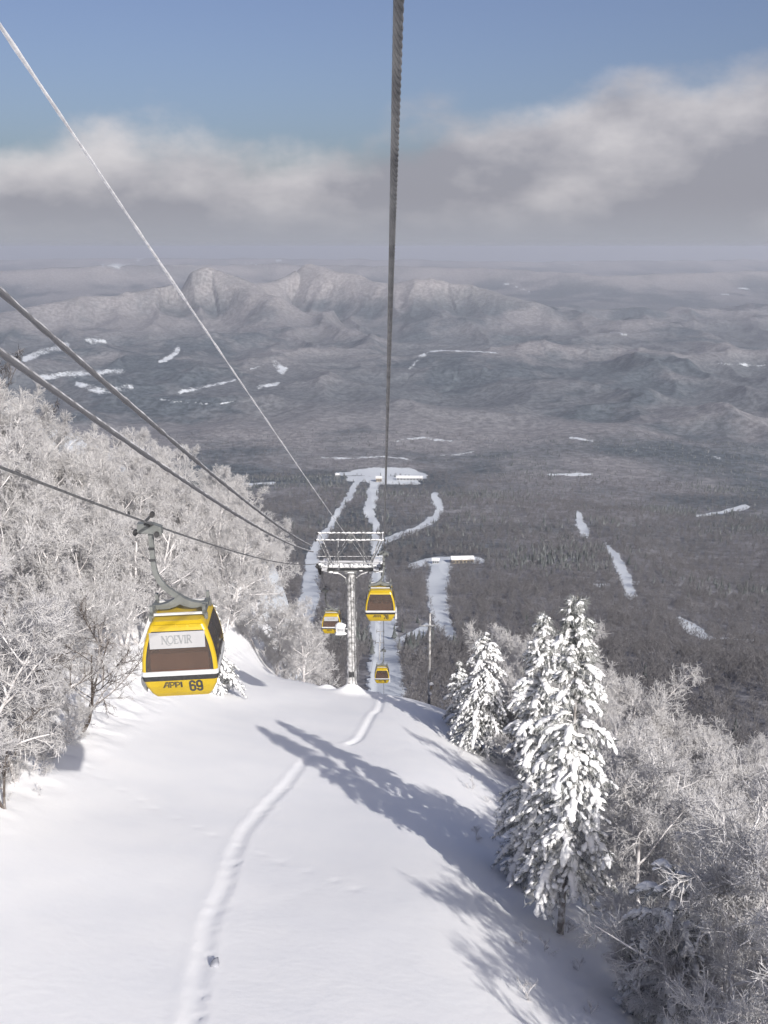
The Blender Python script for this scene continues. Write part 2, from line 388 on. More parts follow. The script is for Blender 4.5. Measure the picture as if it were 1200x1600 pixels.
class MB:
    def __init__(s): s.V = []; s.F = []
    def add(s, vs, fs):
        b = len(s.V); s.V += [tuple(v) for v in vs]; s.F += [tuple(b+i for i in f) for f in fs]; return s
    def box(s, c, size, rot=None):
        hx, hy, hz = (q/2 for q in size)
        vs = [Vector((x, y, z)) for x in (-hx, hx) for y in (-hy, hy) for z in (-hz, hz)]
        if rot is not None: vs = [rot @ v for v in vs]
        c = Vector(c)
        return s.add([v+c for v in vs], [(0, 1, 3, 2), (4, 6, 7, 5), (0, 4, 5, 1), (2, 3, 7, 6), (0, 2, 6, 4), (1, 5, 7, 3)])
    def bar(s, a, b, w, h=None):
        a, b = Vector(a), Vector(b); d = b-a
        q = d.to_track_quat('Y', 'Z').to_matrix()
        return s.box((a+b)/2, (w, d.length, h or w), q)
    def tube(s, pts, r, n=8, cap=True):
        pts = [Vector(p) for p in pts]
        rs = r if isinstance(r, (list, tuple)) else [r]*len(pts)
        vs, fs = [], []
        up = Vector((0, 0, 1))
        for i, p in enumerate(pts):
            t = (pts[min(i+1, len(pts)-1)]-pts[max(i-1, 0)]).normalized()
            u = up if abs(t.dot(up)) < 0.95 else Vector((1, 0, 0))
            a = t.cross(u).normalized(); b = a.cross(t)
            for k in range(n):
                an = 2*math.pi*k/n; vs.append(p + (a*math.cos(an)+b*math.sin(an))*rs[i])
        for i in range(len(pts)-1):
            for k in range(n):
                fs.append((i*n+k, i*n+(k+1) % n, (i+1)*n+(k+1) % n, (i+1)*n+k))
        if cap:
            fs.append(tuple(range(n))[::-1]); fs.append(tuple((len(pts)-1)*n+k for k in range(n)))
        return s.add(vs, fs)
    def prism(s, poly, axis, a0, a1):
        """2-D outline pushed along an axis ('x','y','z')"""
        def P(u, v, w): return {'y': (u, w, v), 'x': (w, u, v), 'z': (u, v, w)}[axis]
        n = len(poly)
        vs = [P(u, v, a0) for u, v in poly] + [P(u, v, a1) for u, v in poly]
        fs = [tuple(range(n)), tuple(range(2*n-1, n-1, -1))]
        fs += [(i, i+n, (i+1) % n+n, (i+1) % n) for i in range(n)]
        return s.add(vs, fs)
    def loft(s, rings, close_ends=True, closed=True):
        n = len(rings[0]); vs = [v for r in rings for v in r]; fs = []
        for i in range(len(rings)-1):
            for k in range(n if closed else n-1):
                fs.append((i*n+k, i*n+(k+1) % n, (i+1)*n+(k+1) % n, (i+1)*n+k))
        if close_ends: fs += [tuple(range(n))[::-1], tuple((len(rings)-1)*n+k for k in range(n))]
        return s.add(vs, fs)
    def build(s, name, mat, parent=None, smooth_shade=False, loc=None):
        me = mesh_from(name, s.V, s.F, M[mat] if isinstance(mat, str) else mat, smooth_shade)
        return link(name, me, parent, loc)
def copy_tree(o, parent=None):
    c = o.copy(); COL.objects.link(c); c.parent = parent
    for ch in list(o.children): copy_tree(ch, c)
    return c
def ico(sub=1):
    import bmesh
    bm = bmesh.new(); bmesh.ops.create_icosphere(bm, subdivisions=sub, radius=1)
    v = np.array([x.co[:] for x in bm.verts]); f = np.array([[y.index for y in x.verts] for x in bm.faces]); bm.free()
    return v, f
ICO1, ICO2 = ico(1), ico(2)

# ------------------------------------------------------------------ the land: one sheet out to the horizon
TX, TY = -2.95, 87.0                    # the near pylon
LX, RX = -5.8, -0.05                    # the two haul ropes
def seg_dist(px, py, pts):
    best = np.full(px.shape, 1e9); tw = np.zeros(px.shape)
    for (x0, y0, w0), (x1, y1, w1) in zip(pts[:-1], pts[1:]):
        dx, dy = x1-x0, y1-y0; L2 = dx*dx+dy*dy+1e-9
        t = np.clip(((px-x0)*dx+(py-y0)*dy)/L2, 0, 1)
        dd = np.hypot(px-(x0+t*dx), py-(y0+t*dy)); w = w0+t*(w1-w0)
        q = dd/np.maximum(w, 0.1)
        k = q < best; best = np.where(k, q, best)
    return best
# ski runs, cuttings and fields, traced in the photograph as (x, y, half width) and laid on the land below
RUNS = [
    [(528, 741, 3), (560, 738, 6), (600, 737, 9), (640, 738, 8), (662, 744, 5)], [(545, 748, 5), (600, 750, 8), (650, 752, 5)],
    [(585, 752, 10), (580, 780, 11), (577, 800, 9), (585, 815, 7), (587, 840, 8), (590, 880, 12), (592, 920, 18), (598, 970, 24), (600, 1010, 27), (602, 1060, 32), (604, 1120, 40)],
    [(560, 752, 5), (545, 775, 5), (530, 800, 5), (515, 825, 6), (498, 845, 9), (488, 870, 11), (487, 905, 16), (482, 945, 20), (470, 990, 22)],
    [(600, 846, 6), (625, 836, 5), (655, 824, 5), (680, 810, 7), (687, 795, 8), (680, 776, 8)],
    [(640, 884, 5), (680, 876, 8), (720, 874, 7), (755, 876, 5)],
    [(690, 882, 17), (684, 915, 20), (684, 945, 19), (694, 975, 16), (705, 1000, 10)],
    [(610, 1012, 9), (640, 997, 10), (668, 982, 10)], [(610, 1030, 4), (665, 1018, 8)],
    [(902, 802, 5), (908, 818, 8), (914, 834, 9)], [(944, 850, 4), (962, 868, 8), (970, 885, 10), (978, 905, 11), (985, 928, 10)],
    [(930, 914, 3), (952, 913, 3)], [(972, 911, 4), (1000, 910, 3)],
    [(1062, 970, 8), (1080, 982, 11), (1108, 996, 6)], [(1108, 996, 2), (1200, 1002, 2)],
    [(1090, 806, 2), (1130, 800, 3), (1165, 792, 4)], [(860, 742, 2), (925, 740, 2)],
    [(500, 714, 2), (540, 716, 3), (600, 713, 2), (640, 716, 2)], [(380, 757, 2), (430, 754, 2)],
    [(642, 575, 3), (655, 560, 4), (672, 550, 3), (700, 547, 2), (760, 550, 1.5), (785, 553, 1)],
    [(430, 568, 9), (442, 578, 9)], [(402, 604, 5), (432, 600, 5)], [(250, 566, 5), (268, 556, 7), (280, 542, 6)],
    [(280, 612, 4), (330, 602, 4), (370, 594, 2)], [(392, 575, 1.5), (412, 570, 2)],
    [(40, 562, 8), (70, 548, 9), (105, 540, 9)], [(135, 532, 7), (165, 534, 5)], [(60, 590, 6), (120, 583, 8), (190, 580, 7)],
    [(120, 600, 5), (160, 612, 9), (205, 605, 8)], [(160, 418, 5), (195, 412, 5), (225, 404, 3)], [(35, 450, 3), (92, 443, 3)],
    [(383, 411, 3), (400, 414, 2)], [(428, 406, 2), (446, 407, 2)], [(250, 625, 2), (330, 632, 2), (372, 628, 1.5)],
    [(952, 520, 3), (980, 523, 3)], [(775, 440, 1.5), (805, 448, 2), (832, 458, 1.5)],
    [(890, 436, 2), (935, 437, 2)], [(890, 412, 1.5), (950, 415, 1.5)], [(1010, 404, 1), (1130, 408, 1)], [(1115, 460, 1.6), (1140, 459, 1.6)],
    [(800, 424, 1.5), (818, 425, 1.5)], [(660, 407, 1.2), (682, 408, 1.2)], [(890, 685, 2), (925, 688, 3)], [(1105, 712, 2), (1125, 716, 2)],
    [(1120, 568, 2), (1200, 572, 2)], [(990, 447, 1.5), (1020, 449, 1.2)], [(1150, 450, 1.5), (1200, 452, 1.5)],
    [(620, 690, 2), (660, 684, 3), (720, 690, 2)], [(690, 712, 2), (740, 708, 2)],
]
def rough(px, py):
    """ragged outlines for cuttings and fields"""
    return px + 5*fbm(px/16, py/6, 4, 71) + 2.5*fbm(px/4, py/2.5, 2, 72), py + 2.6*fbm(px/20, py/7, 4, 73)
def build_land():
    a_fine = np.linspace(-24.5, 24.5, 620); a_l = -24.5 - np.cumsum(np.geomspace(0.1, 9, 40)); a_l = a_l[a_l > -180]
    a_r = -a_l
    ang = np.radians(np.concatenate([[-180.0], a_l[::-1], a_fine, a_r, [180.0]]))
    r = np.concatenate([[0.0], np.linspace(6, 60, 14), np.geomspace(63, 500, 70), np.geomspace(505, 5200, 640), np.geomspace(5230, 13000, 240), np.geomspace(13100, 45000, 90)])
    A, Rr = np.meshgrid(ang, r)
    X, Y = Rr*np.sin(A), Rr*np.cos(A)
    Z = H(X.ravel(), Y.ravel()).reshape(X.shape)
    inside = smooth(-48, -44, X)*(1-smooth(44, 48, X))*smooth(-30, -26, Y)*(1-smooth(131, 136, Y))
    Z = Z - 3.0*inside
    n, m = X.shape
    idx = np.arange(n*m).reshape(n, m)
    Q = np.stack([idx[:-1, :-1], idx[:-1, 1:], idx[1:, 1:], idx[1:, :-1]], -1).reshape(-1, 4)[:, ::-1]
    V = np.stack([X.ravel(), Y.ravel(), Z.ravel()], 1)
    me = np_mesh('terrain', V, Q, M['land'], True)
    px, py, zc = proj(V[:, 0], V[:, 1], V[:, 2])
    cl = np.zeros(len(V)); ok = (V[:, 1] > 250)
    pxo, pyo = rough(px[ok], py[ok])
    best = np.full(pxo.shape, 9.0)
    far_best = best.copy()
    for run in RUNS:
        q = seg_dist(pxo, pyo, [(a, b, c*0.86) for a, b, c in run])
        if max(p[1] for p in run) < 725: far_best = np.minimum(far_best, q)
        else: best = np.minimum(best, q)
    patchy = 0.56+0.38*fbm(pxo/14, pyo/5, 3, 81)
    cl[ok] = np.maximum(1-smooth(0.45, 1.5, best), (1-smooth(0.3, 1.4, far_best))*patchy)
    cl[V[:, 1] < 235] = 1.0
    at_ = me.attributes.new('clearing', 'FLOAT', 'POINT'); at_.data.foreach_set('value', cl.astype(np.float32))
    o = link('terrain', me); o['kind'] = 'structure'
    return V, cl
LAND_V, LAND_CL = build_land()

# ------------------------------------------------------------------ the near snow slope with the track
TRACK_PX = [(285, 1640), (300, 1590), (318, 1500), (325, 1450), (352, 1385), (372, 1320), (405, 1270), (440, 1235), (470, 1200), (497, 1172)]
TRACK2_PX = [(545, 1163), (560, 1156), (570, 1142), (584, 1116), (596, 1098), (603, 1086)]
def plane_pts(pxs): return [hit(*p, y0=6, y1=120) for p in pxs]
def catmull(pts, n=14):
    out = []
    P = [pts[0]] + list(pts) + [pts[-1]]
    for i in range(1, len(P)-2):
        for k in range(n):
            t = k/n; a, b, c, d = P[i-1], P[i], P[i+1], P[i+2]
            out.append(0.5*((2*b)+(c-a)*t+(2*a-5*b+4*c-d)*t*t+(3*b-a-3*c+d)*t**3))
    out.append(pts[-1]); return out
def signed_track(X, Y, pts):
    best = np.full(X.shape, 1e9); sgn = np.zeros(X.shape); along = np.zeros(X.shape); acc = 0
    for a, b in zip(pts[:-1], pts[1:]):
        dx, dy = b.x-a.x, b.y-a.y; L = math.hypot(dx, dy)
        if L < 1e-6: continue
        t = np.clip(((X-a.x)*dx+(Y-a.y)*dy)/(L*L), 0, 1)
        ex, ey = X-(a.x+t*dx), Y-(a.y+t*dy); dd = np.hypot(ex, ey)
        k = dd < best
        best = np.where(k, dd, best); sgn = np.where(k, np.sign(dx*ey-dy*ex), sgn); along = np.where(k, acc+t*L, along); acc += L
    return best*-sgn, along, acc       # negative to the left of the way uphill -> downhill
TR1, TR2 = catmull(plane_pts(TRACK_PX)), catmull(plane_pts(TRACK2_PX))
PRINTS = []
_pa, _pb = hit(110, 1180, 8, 120), hit(560, 1390, 8, 120)
for k in range(15):
    t = k/14; PRINTS.append((_pa.x+(_pb.x-_pa.x)*t+0.15*math.sin(k*2.1), _pa.y+(_pb.y-_pa.y)*t))
_pc = [hit(*p, 8, 120) for p in ((8, 1255), (40, 1195), (80, 1160), (128, 1140), (142, 1118))]
for a, b in zip(_pc[:-1], _pc[1:]):
    for t in np.linspace(0, 1, 7)[:-1]: PRINTS.append((a.x+(b.x-a.x)*t, a.y+(b.y-a.y)*t))
DENT = hit(336, 1508, 6, 60)
def build_slope():
    def axis(lo, hi, a, b, step):
        mid = np.arange(a, b, step); g = []; p, st = b, step
        while p < hi: g.append(p); st *= 1.12; p += st
        h = []; p, st = a-step, step
        while p > lo: h.append(p); st *= 1.12; p -= st
        return np.array([lo]+h[::-1]+list(mid)+g+[hi])
    xs = axis(-49, 49, -17, 9, 0.16); ys = axis(-31, 137, 12, 100, 0.2)
    X, Y = np.meshgrid(xs, ys); sh = X.shape; X, Y = X.ravel(), Y.ravel()
    Z = H(X, Y)
    Z = Z + 0.16*fbm(X/9, Y/14, 2, 5) + 0.010*fbm(X/1.3, Y/2.2, 3, 15) + 0.030*smooth(0.1, 0.8, fbm(X/12, Y/12, 2, 18))*fbm((X+0.5*Y)/0.55, (Y-0.5*X)/3.5, 3, 16)
    wood = smooth(4.5, 8, X)                       # lumpy snow over brush at the edge of the wood
    Z = Z + wood*0.16*fbm(X/1.1, Y/1.1, 3, 25) + smooth(13.5, 17, -X)*0.3*fbm(X/1.6, Y/1.6, 3, 26)
    d, al, tot = signed_track(X, Y, TR1)
    wob = 0.10*(vnoise(al*1.7, al*0, 61)-0.5)
    e = (d+wob)/0.72
    holes = vnoise(al*3.0, al*0+4, 63)
    amp = smooth(tot+0.5, tot-5, al)
    Z = Z + amp*(-0.06*np.exp(-((e+0.02)/0.34)**4) + 0.022*np.exp(-((e+0.60)/0.16)**2) - 0.06*smooth(0.6, 0.85, holes)*np.exp(-((e-0.26)/0.075)**2) + 0.02*np.exp(-((e-0.5)/0.12)**2))
    d, al, tot = signed_track(X, Y, TR2)
    Z = Z - 0.12*np.exp(-((d)/0.16)**2) + 0.04*np.exp(-((d+0.4)/0.2)**2)
    for (ax, ay) in PRINTS:
        k = (np.abs(X-ax) < 1) & (np.abs(Y-ay) < 1)
        Z[k] -= 0.035*np.exp(-((X[k]-ax)/0.14)**2-((Y[k]-ay)/0.20)**2)
    rr = np.hypot(X-TX, Y-TY)                      # snow heaped round the pylon foot
    Z = Z + 1.3*np.exp(-(rr/1.1)**1.4) + 0.35*np.exp(-((X-TX-2.6)/1.3)**2-((Y-TY+0.6)/1.5)**2)
    Z = Z + 0.5*np.exp(-((X-TX+2.3)/0.9)**2-((Y-TY-2.2)/0.8)**2)
    n, m = sh; idx = np.arange(n*m).reshape(n, m)
    Q = np.stack([idx[:-1, :-1], idx[:-1, 1:], idx[1:, 1:], idx[1:, :-1]], -1).reshape(-1, 4)
    me = np_mesh('snow_slope', np.stack([X, Y, Z], 1), Q, M['snow'], True)
    o = link('snow_slope', me); o['kind'] = 'structure'
build_slope()

V_, F_i = ICO2
_r = np.random.default_rng(3); _v = np.sign(V_)*np.abs(V_)**0.7*np.array([0.13, 0.20, 0.12])*(1+0.08*_r.normal(0, 1, (len(V_), 1)))  # rounded blue-grey lump, half sunk in the track
M['grey_lump'] = two_tone('blue_grey_lump', (0.24, 0.25, 0.29), (0.32, 0.33, 0.37), 6, 0.8)
tag(link('track_lump', np_mesh('track_lump', _v, F_i, M['grey_lump'], True), None, (DENT.x, DENT.y, DENT.z+0.02)), 'small blue-grey lump lying in the track near the bottom', 'track_lump')

# ------------------------------------------------------------------ ropes
Z_TOP = 2.5 - 0.385*TY + 0.0005*TY*TY
def rope_z(y, right=False):
    """left rope sags a little more than the one overhead; both meet the pylon at the same height"""
    if y <= TY: return 2.5 - (2.5-Z_TOP)/TY*y if right else 2.5 - 0.385*y + 0.0005*y*y
    d = y-TY
    if y <= 300: return Z_TOP - (0.655 if right else 0.62)*d + (0.00066 if right else 0.0005)*d*d
    return max(Hs(TX, y)+13.0, -1e9)
FAR_TOWERS = [300, 640, 760, 900, 1060, 1260, 1500, 1800, 2150, 2600, 3050]
def rope_dx(x, y): return (0.115-0.00125*min(max(y, 0), TY)) if x == RX else 0.0
def rope_pts(x):
    ys = list(np.linspace(-14, TY, 60)) + list(np.linspace(TY+2, 300, 30))
    pts = [Vector((x+rope_dx(x, y), y, rope_z(y, x == RX))) for y in ys]
    prev = 300
    for t in FAR_TOWERS[1:]:
        z0, z1 = rope_z(prev) if prev != 300 else pts[-1].z, rope_z(t)
        for k in range(1, 7):
            u = k/6; pts.append(Vector((x, prev+(t-prev)*u, z0+(z1-z0)*u - 0.02*(t-prev)*4*u*(1-u)*0.5)))
        prev = t
    return pts
def stranded(name, x, r, label, near_to, far_mat='rope'):
    """six strands laid in a helix where they can be seen, a plain round rope beyond"""
    root = thing(name, label, 'cable', (x, 0, rope_z(0)), 0, 'haul rope of the gondola lift')
    base = Vector((x, 0, rope_z(0)))
    pts = rope_pts(x)
    m = MB(); lay, step, y0 = 0.42, 0.035, -1.5
    for k in range(6):
        ps = []; y = y0
        while y < near_to:
            t = Vector((0, 1, (Z_TOP-2.5)/TY)).normalized()
            u = Vector((1, 0, 0)); v = t.cross(u)
            an = 2*math.pi*(k/6 - (y/t.y)/lay)
            ps.append(Vector((x+rope_dx(x, y), y, rope_z(y, True))) + (u*math.cos(an)+v*math.sin(an))*r*0.60 - base)
            y += step if y < 9 else step*1.6
        m.tube(ps, r*0.41, 6)
    m.build('strand_bundle', 'rope', root, True)
    far = [p-base for p in pts if p.y >= near_to-3]
    far.insert(0, Vector((x+rope_dx(x, near_to), near_to-0.05, rope_z(near_to-0.05, True)))-base)
    far = sorted(far, key=lambda p: p.y); far = [p for p in far if p.y >= near_to-0.06]
    m = MB(); m.tube(far, [r if p.y < 95 else (r*1.3 if p.y < 400 else r*2.2) for p in far], 8); m.build('rope_length', far_mat, root, True)
    return root
stranded('haul_rope', RX, 0.023, 'thick twisted steel rope running straight overhead down to the pylon', 22)
def plain_rope():
    base = Vector((LX, 0, rope_z(0)))
    root = thing('haul_rope', 'slim dark steel rope that carries the cabin numbered 69', 'cable', base, 0, 'haul rope of the gondola lift')
    pts = [p-base for p in rope_pts(LX)]
    MB().tube(pts, [0.027 if p.y < 95 else (0.03 if p.y < 400 else 0.05) for p in pts], 8).build('rope_length', 'rope', root, True)
plain_rope()
def cable(name, label, a, b, r, sag, mat, wob=0.0, extra=None, seed=1):
    rnd = random.Random(seed); a, b = Vector(a), Vector(b); pts = []
    n = 260
    a2 = a + (a-b)*0.22
    for i in range(n+1):
        t = i/n; p = a2.lerp(b, t)
        u = (t*(1.22)-0.22)
        p.z -= sag*4*u*(1-u)
        pts.append(p)
    wj = [rnd.gauss(0, 1) for _ in pts]
    rs = [r*(1+wob*(0.5*wj[i]+0.5*wj[max(i-1, 0)])) for i in range(len(pts))]
    base = pts[0].copy()
    o = MB().tube([p-base for p in pts], rs, 8).build(name, mat, None, True, base)
    tag(o, label, 'cable', 'cables from the left to the pylon'); return o
TOWER_TOP = Vector((LX+0.1, TY-0.1, rope_z(TY)+0.75))
cable('signal_cable', 'upper of the two thick frost-topped cables slung to the pylon', at(0, 455, 16), at(487, 853, TY-0.6), 0.062, 0.45, 'rope_frost', 0.16, seed=3)
cable('signal_cable', 'lower of the two thick frost-topped cables slung to the pylon', at(0, 550, 16), at(489, 862, TY-0.6), 0.062, 0.55, 'rope_frost', 0.16, seed=4)
cable('rimed_wire', 'thin rime-white wire crossing the sky to the pylon top', at(0, 40, 12), at(541, 836, TY+0.1), 0.021, 0.10, 'white_rope', 0.28, seed=5)

# ------------------------------------------------------------------ lettering: strokes laid as thin flat bars
def arc(cx, cy, rx, ry, a0, a1, n=10):
    return [(cx+rx*math.cos(R_(a0+(a1-a0)*i/n)), cy+ry*math.sin(R_(a0+(a1-a0)*i/n))) for i in range(n+1)]
GL = {   # glyphs on a box 0..w by 0..1: (advance, [(stroke width factor, points)])
    'N': (0.86, [(0.5, [(0.10, 0.0), (0.10, 1.0)]), (1.2, [(0.10, 1.0), (0.74, 0.0)]), (0.5, [(0.74, 0.0), (0.74, 1.0)]), (0.5, [(0.0, 0.0), (0.2, 0.0)]), (0.5, [(0.64, 1.0), (0.84, 1.0)]), (0.5, [(0.0, 1.0), (0.12, 1.0)]), (0.35, [(0.74, 0.0), (0.80, -0.12), (0.98, -0.20), (1.2, -0.20), (1.36, -0.13)])]),
    'O': (0.92, [(0.9, arc(0.44, 0.5, 0.40, 0.50, 0, 360, 20))]),
    'E': (0.66, [(1.1, [(0.14, 0), (0.14, 1)]), (0.5, [(0.02, 1), (0.56, 1), (0.58, 0.84)]), (0.5, [(0.14, 0.53), (0.46, 0.53)]), (0.5, [(0.02, 0), (0.58, 0), (0.60, 0.18)])]),
    'V': (0.78, [(1.1, [(0.06, 1), (0.38, 0)]), (0.5, [(0.38, 0), (0.72, 1)]), (0.5, [(-0.04, 1), (0.18, 1)]), (0.5, [(0.60, 1), (0.82, 1)])]),
    'I': (0.36, [(1.1, [(0.18, 0), (0.18, 1)]), (0.5, [(0.06, 0), (0.30, 0)]), (0.5, [(0.06, 1), (0.30, 1)])]),
    'R': (0.74, [(1.1, [(0.14, 0), (0.14, 1)]), (0.7, [(0.14, 1)] + arc(0.36, 0.76, 0.24, 0.24, 90, -90, 8) + [(0.14, 0.52)]), (1.1, [(0.34, 0.52), (0.72, 0)]), (0.5, [(0.04, 0), (0.26, 0)])]),
    'a': (0.98, [(1.2, [(0.02, 0), (0.50, 1), (0.86, 1)]), (1.2, [(0.84, 0), (0.84, 1)]), (0.8, [(0.24, 0.40), (0.84, 0.40)]), (0.6, [(0.22, 0.0), (0.62, 0.86)])]),
    'p': (0.90, [(1.2, [(0.10, 0), (0.10, 1)]), (0.6, [(0.28, 0), (0.28, 0.84)]), (1.1, [(0.02, 1)] + arc(0.54, 0.72, 0.28, 0.28, 90, -90, 8) + [(0.28, 0.44)])]),
    'i': (0.42, [(1.3, [(0.12, 0), (0.12, 1)]), (0.8, [(0.28, 0), (0.28, 1)])]),
    '6': (0.62, [(1, arc(0.28, 0.78, 0.20, 0.20, 10, 180, 8) + [(0.08, 0.22)] + arc(0.28, 0.22, 0.20, 0.20, 180, 360, 8) + arc(0.28, 0.42, 0.20, 0.16, 0, 180, 8))]),
    '9': (0.62, [(1, arc(0.28, 0.22, 0.20, 0.20, -170, 0, 8) + [(0.48, 0.78)] + arc(0.28, 0.78, 0.20, 0.20, 0, 180, 8) + arc(0.28, 0.58, 0.20, 0.16, 180, 360, 8))]),
    '7': (0.56, [(1, [(0.06, 0.98), (0.48, 0.98), (0.22, 0.02)])]),
    '8': (0.62, [(1, arc(0.28, 0.75, 0.18, 0.23, 0, 360, 12)), (1, arc(0.28, 0.26, 0.21, 0.26, 0, 360, 12))]),
    '2': (0.60, [(1, arc(0.28, 0.77, 0.20, 0.21, 170, -20, 8) + [(0.08, 0.02), (0.50, 0.02)])]),
}
def text_w(t): return sum(GL[c][0] for c in t)
def letter(mb, ch, x0, z0, sx, sz, w, f):
    """strokes of one glyph; f(x, z, out) gives the point on the panel"""
    for k, pts in GL[ch][1]:
        fp = []
        for p, q in zip(pts[:-1], pts[1:]):
            n_ = max(1, int(abs(q[1]-p[1])*sz/0.035)+1)
            fp += [(p[0]+(q[0]-p[0])*i/n_, p[1]+(q[1]-p[1])*i/n_) for i in range(n_)]
        fp.append(pts[-1])
        for i, (p, q) in enumerate(zip(fp[:-1], fp[1:])):
            a = Vector((x0+p[0]*sx, z0+p[1]*sz)); b = Vector((x0+q[0]*sx, z0+q[1]*sz)); d = b-a
            if d.length < 1e-6: continue
            d.normalize(); n = Vector((-d.y, d.x))*(w*k/2); e = d*(w*k*0.28)
            c4 = [a-e+n, a-e-n, b+e-n, b+e+n]; o = 0.007+0.0001*i
            vs = [f(c.x, c.y, o) for c in c4] + [f(c.x, c.y, 0.001) for c in c4]
            mb.add(vs, [(0, 1, 2, 3), (0, 4, 5, 1), (1, 5, 6, 2), (2, 6, 7, 3), (3, 7, 4, 0)])

# ------------------------------------------------------------------ gondola cabins
ZW = [(0.0, 0.70, 0.74), (0.10, 0.78, 0.82), (0.30, 0.885, 0.93), (0.45, 0.93, 0.985), (0.56, 0.95, 1.0), (0.70, 0.95, 1.0), (0.95, 0.93, 0.985), (1.20, 0.875, 0.965), (1.40, 0.81, 0.94), (1.55, 0.75, 0.91), (1.66, 0.69, 0.86), (1.73, 0.60, 0.76)]
def wl_at(z):
    zs = [q[0] for q in ZW]
    return float(np.interp(z, zs, [q[1] for q in ZW])), float(np.interp(z, zs, [q[2] for q in ZW]))
CR = 0.10
def ring(z, inset=0.0):
    w, l = wl_at(z); w -= inset; l -= inset; pts = []
    for cx, cy, a0 in ((w-CR, -(l-CR), -90), (w-CR, l-CR, 0), (-(w-CR), l-CR, 90), (-(w-CR), -(l-CR), 180)):
        for k in range(5):
            a = R_(a0+22.5*k); pts.append((cx+CR*math.cos(a), cy+CR*math.sin(a), z))
    return pts
def band(mb, z0, z1, out, n=3):
    mb.loft([ring(z0, -out)]+[ring(z0+(z1-z0)*i/n, -out) for i in range(n+1)]+[ring(z1, -out)], False)
    r0i, r0o = ring(z0, 0.03), ring(z0, -out); r1i, r1o = ring(z1, 0.03), ring(z1, -out)
    mb.loft([r0i, r0o], False); mb.loft([r1o, r1i], False)
def make_cabin(label, Y, side, number, banner, group, sway=0.0, yaw=0.0, snow=True, people=False, word=True):
    """side -1: cabin on the far-left rope, hanger on its left; +1: on the rope overhead"""
    rt = side > 0; X = RX+rope_dx(RX, Y) if rt else LX
    off = (0.22 if rt else 0.60)*side
    gz = rope_z(Y, rt); base = Vector((X-off, Y, gz-3.66*1.18))
    t = thing('gondola_cabin', label, 'gondola', base, 0, group)
    t.rotation_euler = (0, sway, yaw); t.scale = (1, 1, 1.18)
    m = MB(); m.loft([ring(z) for z in (0.0, 0.05, 0.10, 0.2, 0.30, 0.38, 0.45)]); body = m.build('lower_body', 'yellow', t)
    m = MB(); band(m, 0.45, 0.565, 0.012); m.build('bumper_band', 'rubber', t)
    m = MB(); band(m, 0.565, 0.665, 0.018); m.build('white_band', 'white_trim', t)
    # roof
    m = MB(); m.loft([ring(z) for z in (1.55, 1.60, 1.66, 1.69, 1.73)]); rf = m.build('roof', 'yellow', t)
    w, l = wl_at(1.64)
    for k, (x0, x1) in enumerate(((-0.58, -0.04), (0.0, 0.24), (0.30, 0.58))):
        MB().box(((x0+x1)/2, -l+0.012, 1.63), (x1-x0, 0.05, 0.09)).build('roof_panel', 'yellow', rf)
    # corner pillars
    zs = [0.665+(1.55-0.665)*i/8 for i in range(9)]
    for c in range(4):
        rings = []
        for z in zs:
            o = ring(z); i_ = ring(z, 0.05)
            rings.append([o[c*5+k] for k in range(5)] + [i_[c*5+k] for k in (4, 3, 2, 1, 0)])
        MB().loft(rings).build('pillar', 'yellow', t)
    # window panes: front, back and two leaves each side
    def pane(name, c, u0, u1, mat, inset, parent, z0=0.668, z1=1.547, th=0.012, nz=8):
        m = MB()
        for dI in (0, th):
            pass
        R0 = []
        for i in range(nz+1):
            z = z0+(z1-z0)*i/nz; o = ring(z, inset); q = ring(z, inset+th)
            a, b = Vector(o[c*5+4]), Vector(o[((c+1) % 4)*5]); a2, b2 = Vector(q[c*5+4]), Vector(q[((c+1) % 4)*5])
            R0.append([a.lerp(b, u0), a.lerp(b, u1), a2.lerp(b2, u1), a2.lerp(b2, u0)])
        m.loft(R0); return m.build(name, mat, parent)
    for c, parts in ((3, ((0.0, 1.0),)), (1, ((0.0, 1.0),)), (0, ((0.0, 0.49), (0.51, 1.0))), (2, ((0.0, 0.49), (0.51, 1.0)))):
        for u0, u1 in parts:
            p = pane('window_pane', c, u0, u1, 'glass', 0.012, t)
            e = 0.035/(u1-u0) if c in (0, 2) else 0.02
            pane('seal', c, u0, u0+0.02, 'rubber', 0.004, p); pane('seal', c, u1-0.02, u1, 'rubber', 0.004, p)
            pane('seal', c, u0+0.021, u1-0.021, 'rubber', 0.004, p, 1.515, 1.547)
        if c in (0, 2): pane('door_post', c, 0.491, 0.509, 'rubber', 0.0, t)
    # inside
    w0, l0 = wl_at(0.47)
    MB().box((0, 0, 0.47), (2*w0-0.1, 2*l0-0.1, 0.03)).build('floor', 'interior', t)
    for s in (-1, 1):
        b = MB(); b.box((0, s*0.62, 0.66), (1.45, 0.42, 0.12)); b.build('bench_seat', 'seat', t)
        b = MB(); b.box((0, s*0.87, 0.86), (1.45, 0.07, 0.36)); b.build('bench_back', 'interior', t)
    # front face lettering, built on the sloping panel toward the camera
    def face(x, z, out):
        w, l = wl_at(z); return Vector((x, -(l+out), z))
    if banner:
        m = MB(); n = 4; z0, z1 = 1.18, 1.53
        F_ = [[face(x, z0+(z1-z0)*i/n, 0.012) for x in (-0.70, 0.68)] + [face(x, z0+(z1-z0)*i/n, 0.002) for x in (0.68, -0.70)] for i in range(n+1)]
        m.loft(F_); bn = m.build('banner', 'banner', t)
        x = -0.40; h = 0.165; wd = h*1.05
        for ch in 'NOEVIR':
            m = MB(); letter(m, ch, x, 1.285, wd, h, 0.027, lambda a, b, o: face(a, b, 0.012+o)); m.build('letter', 'ink_grey', bn); x += GL[ch][0]*wd
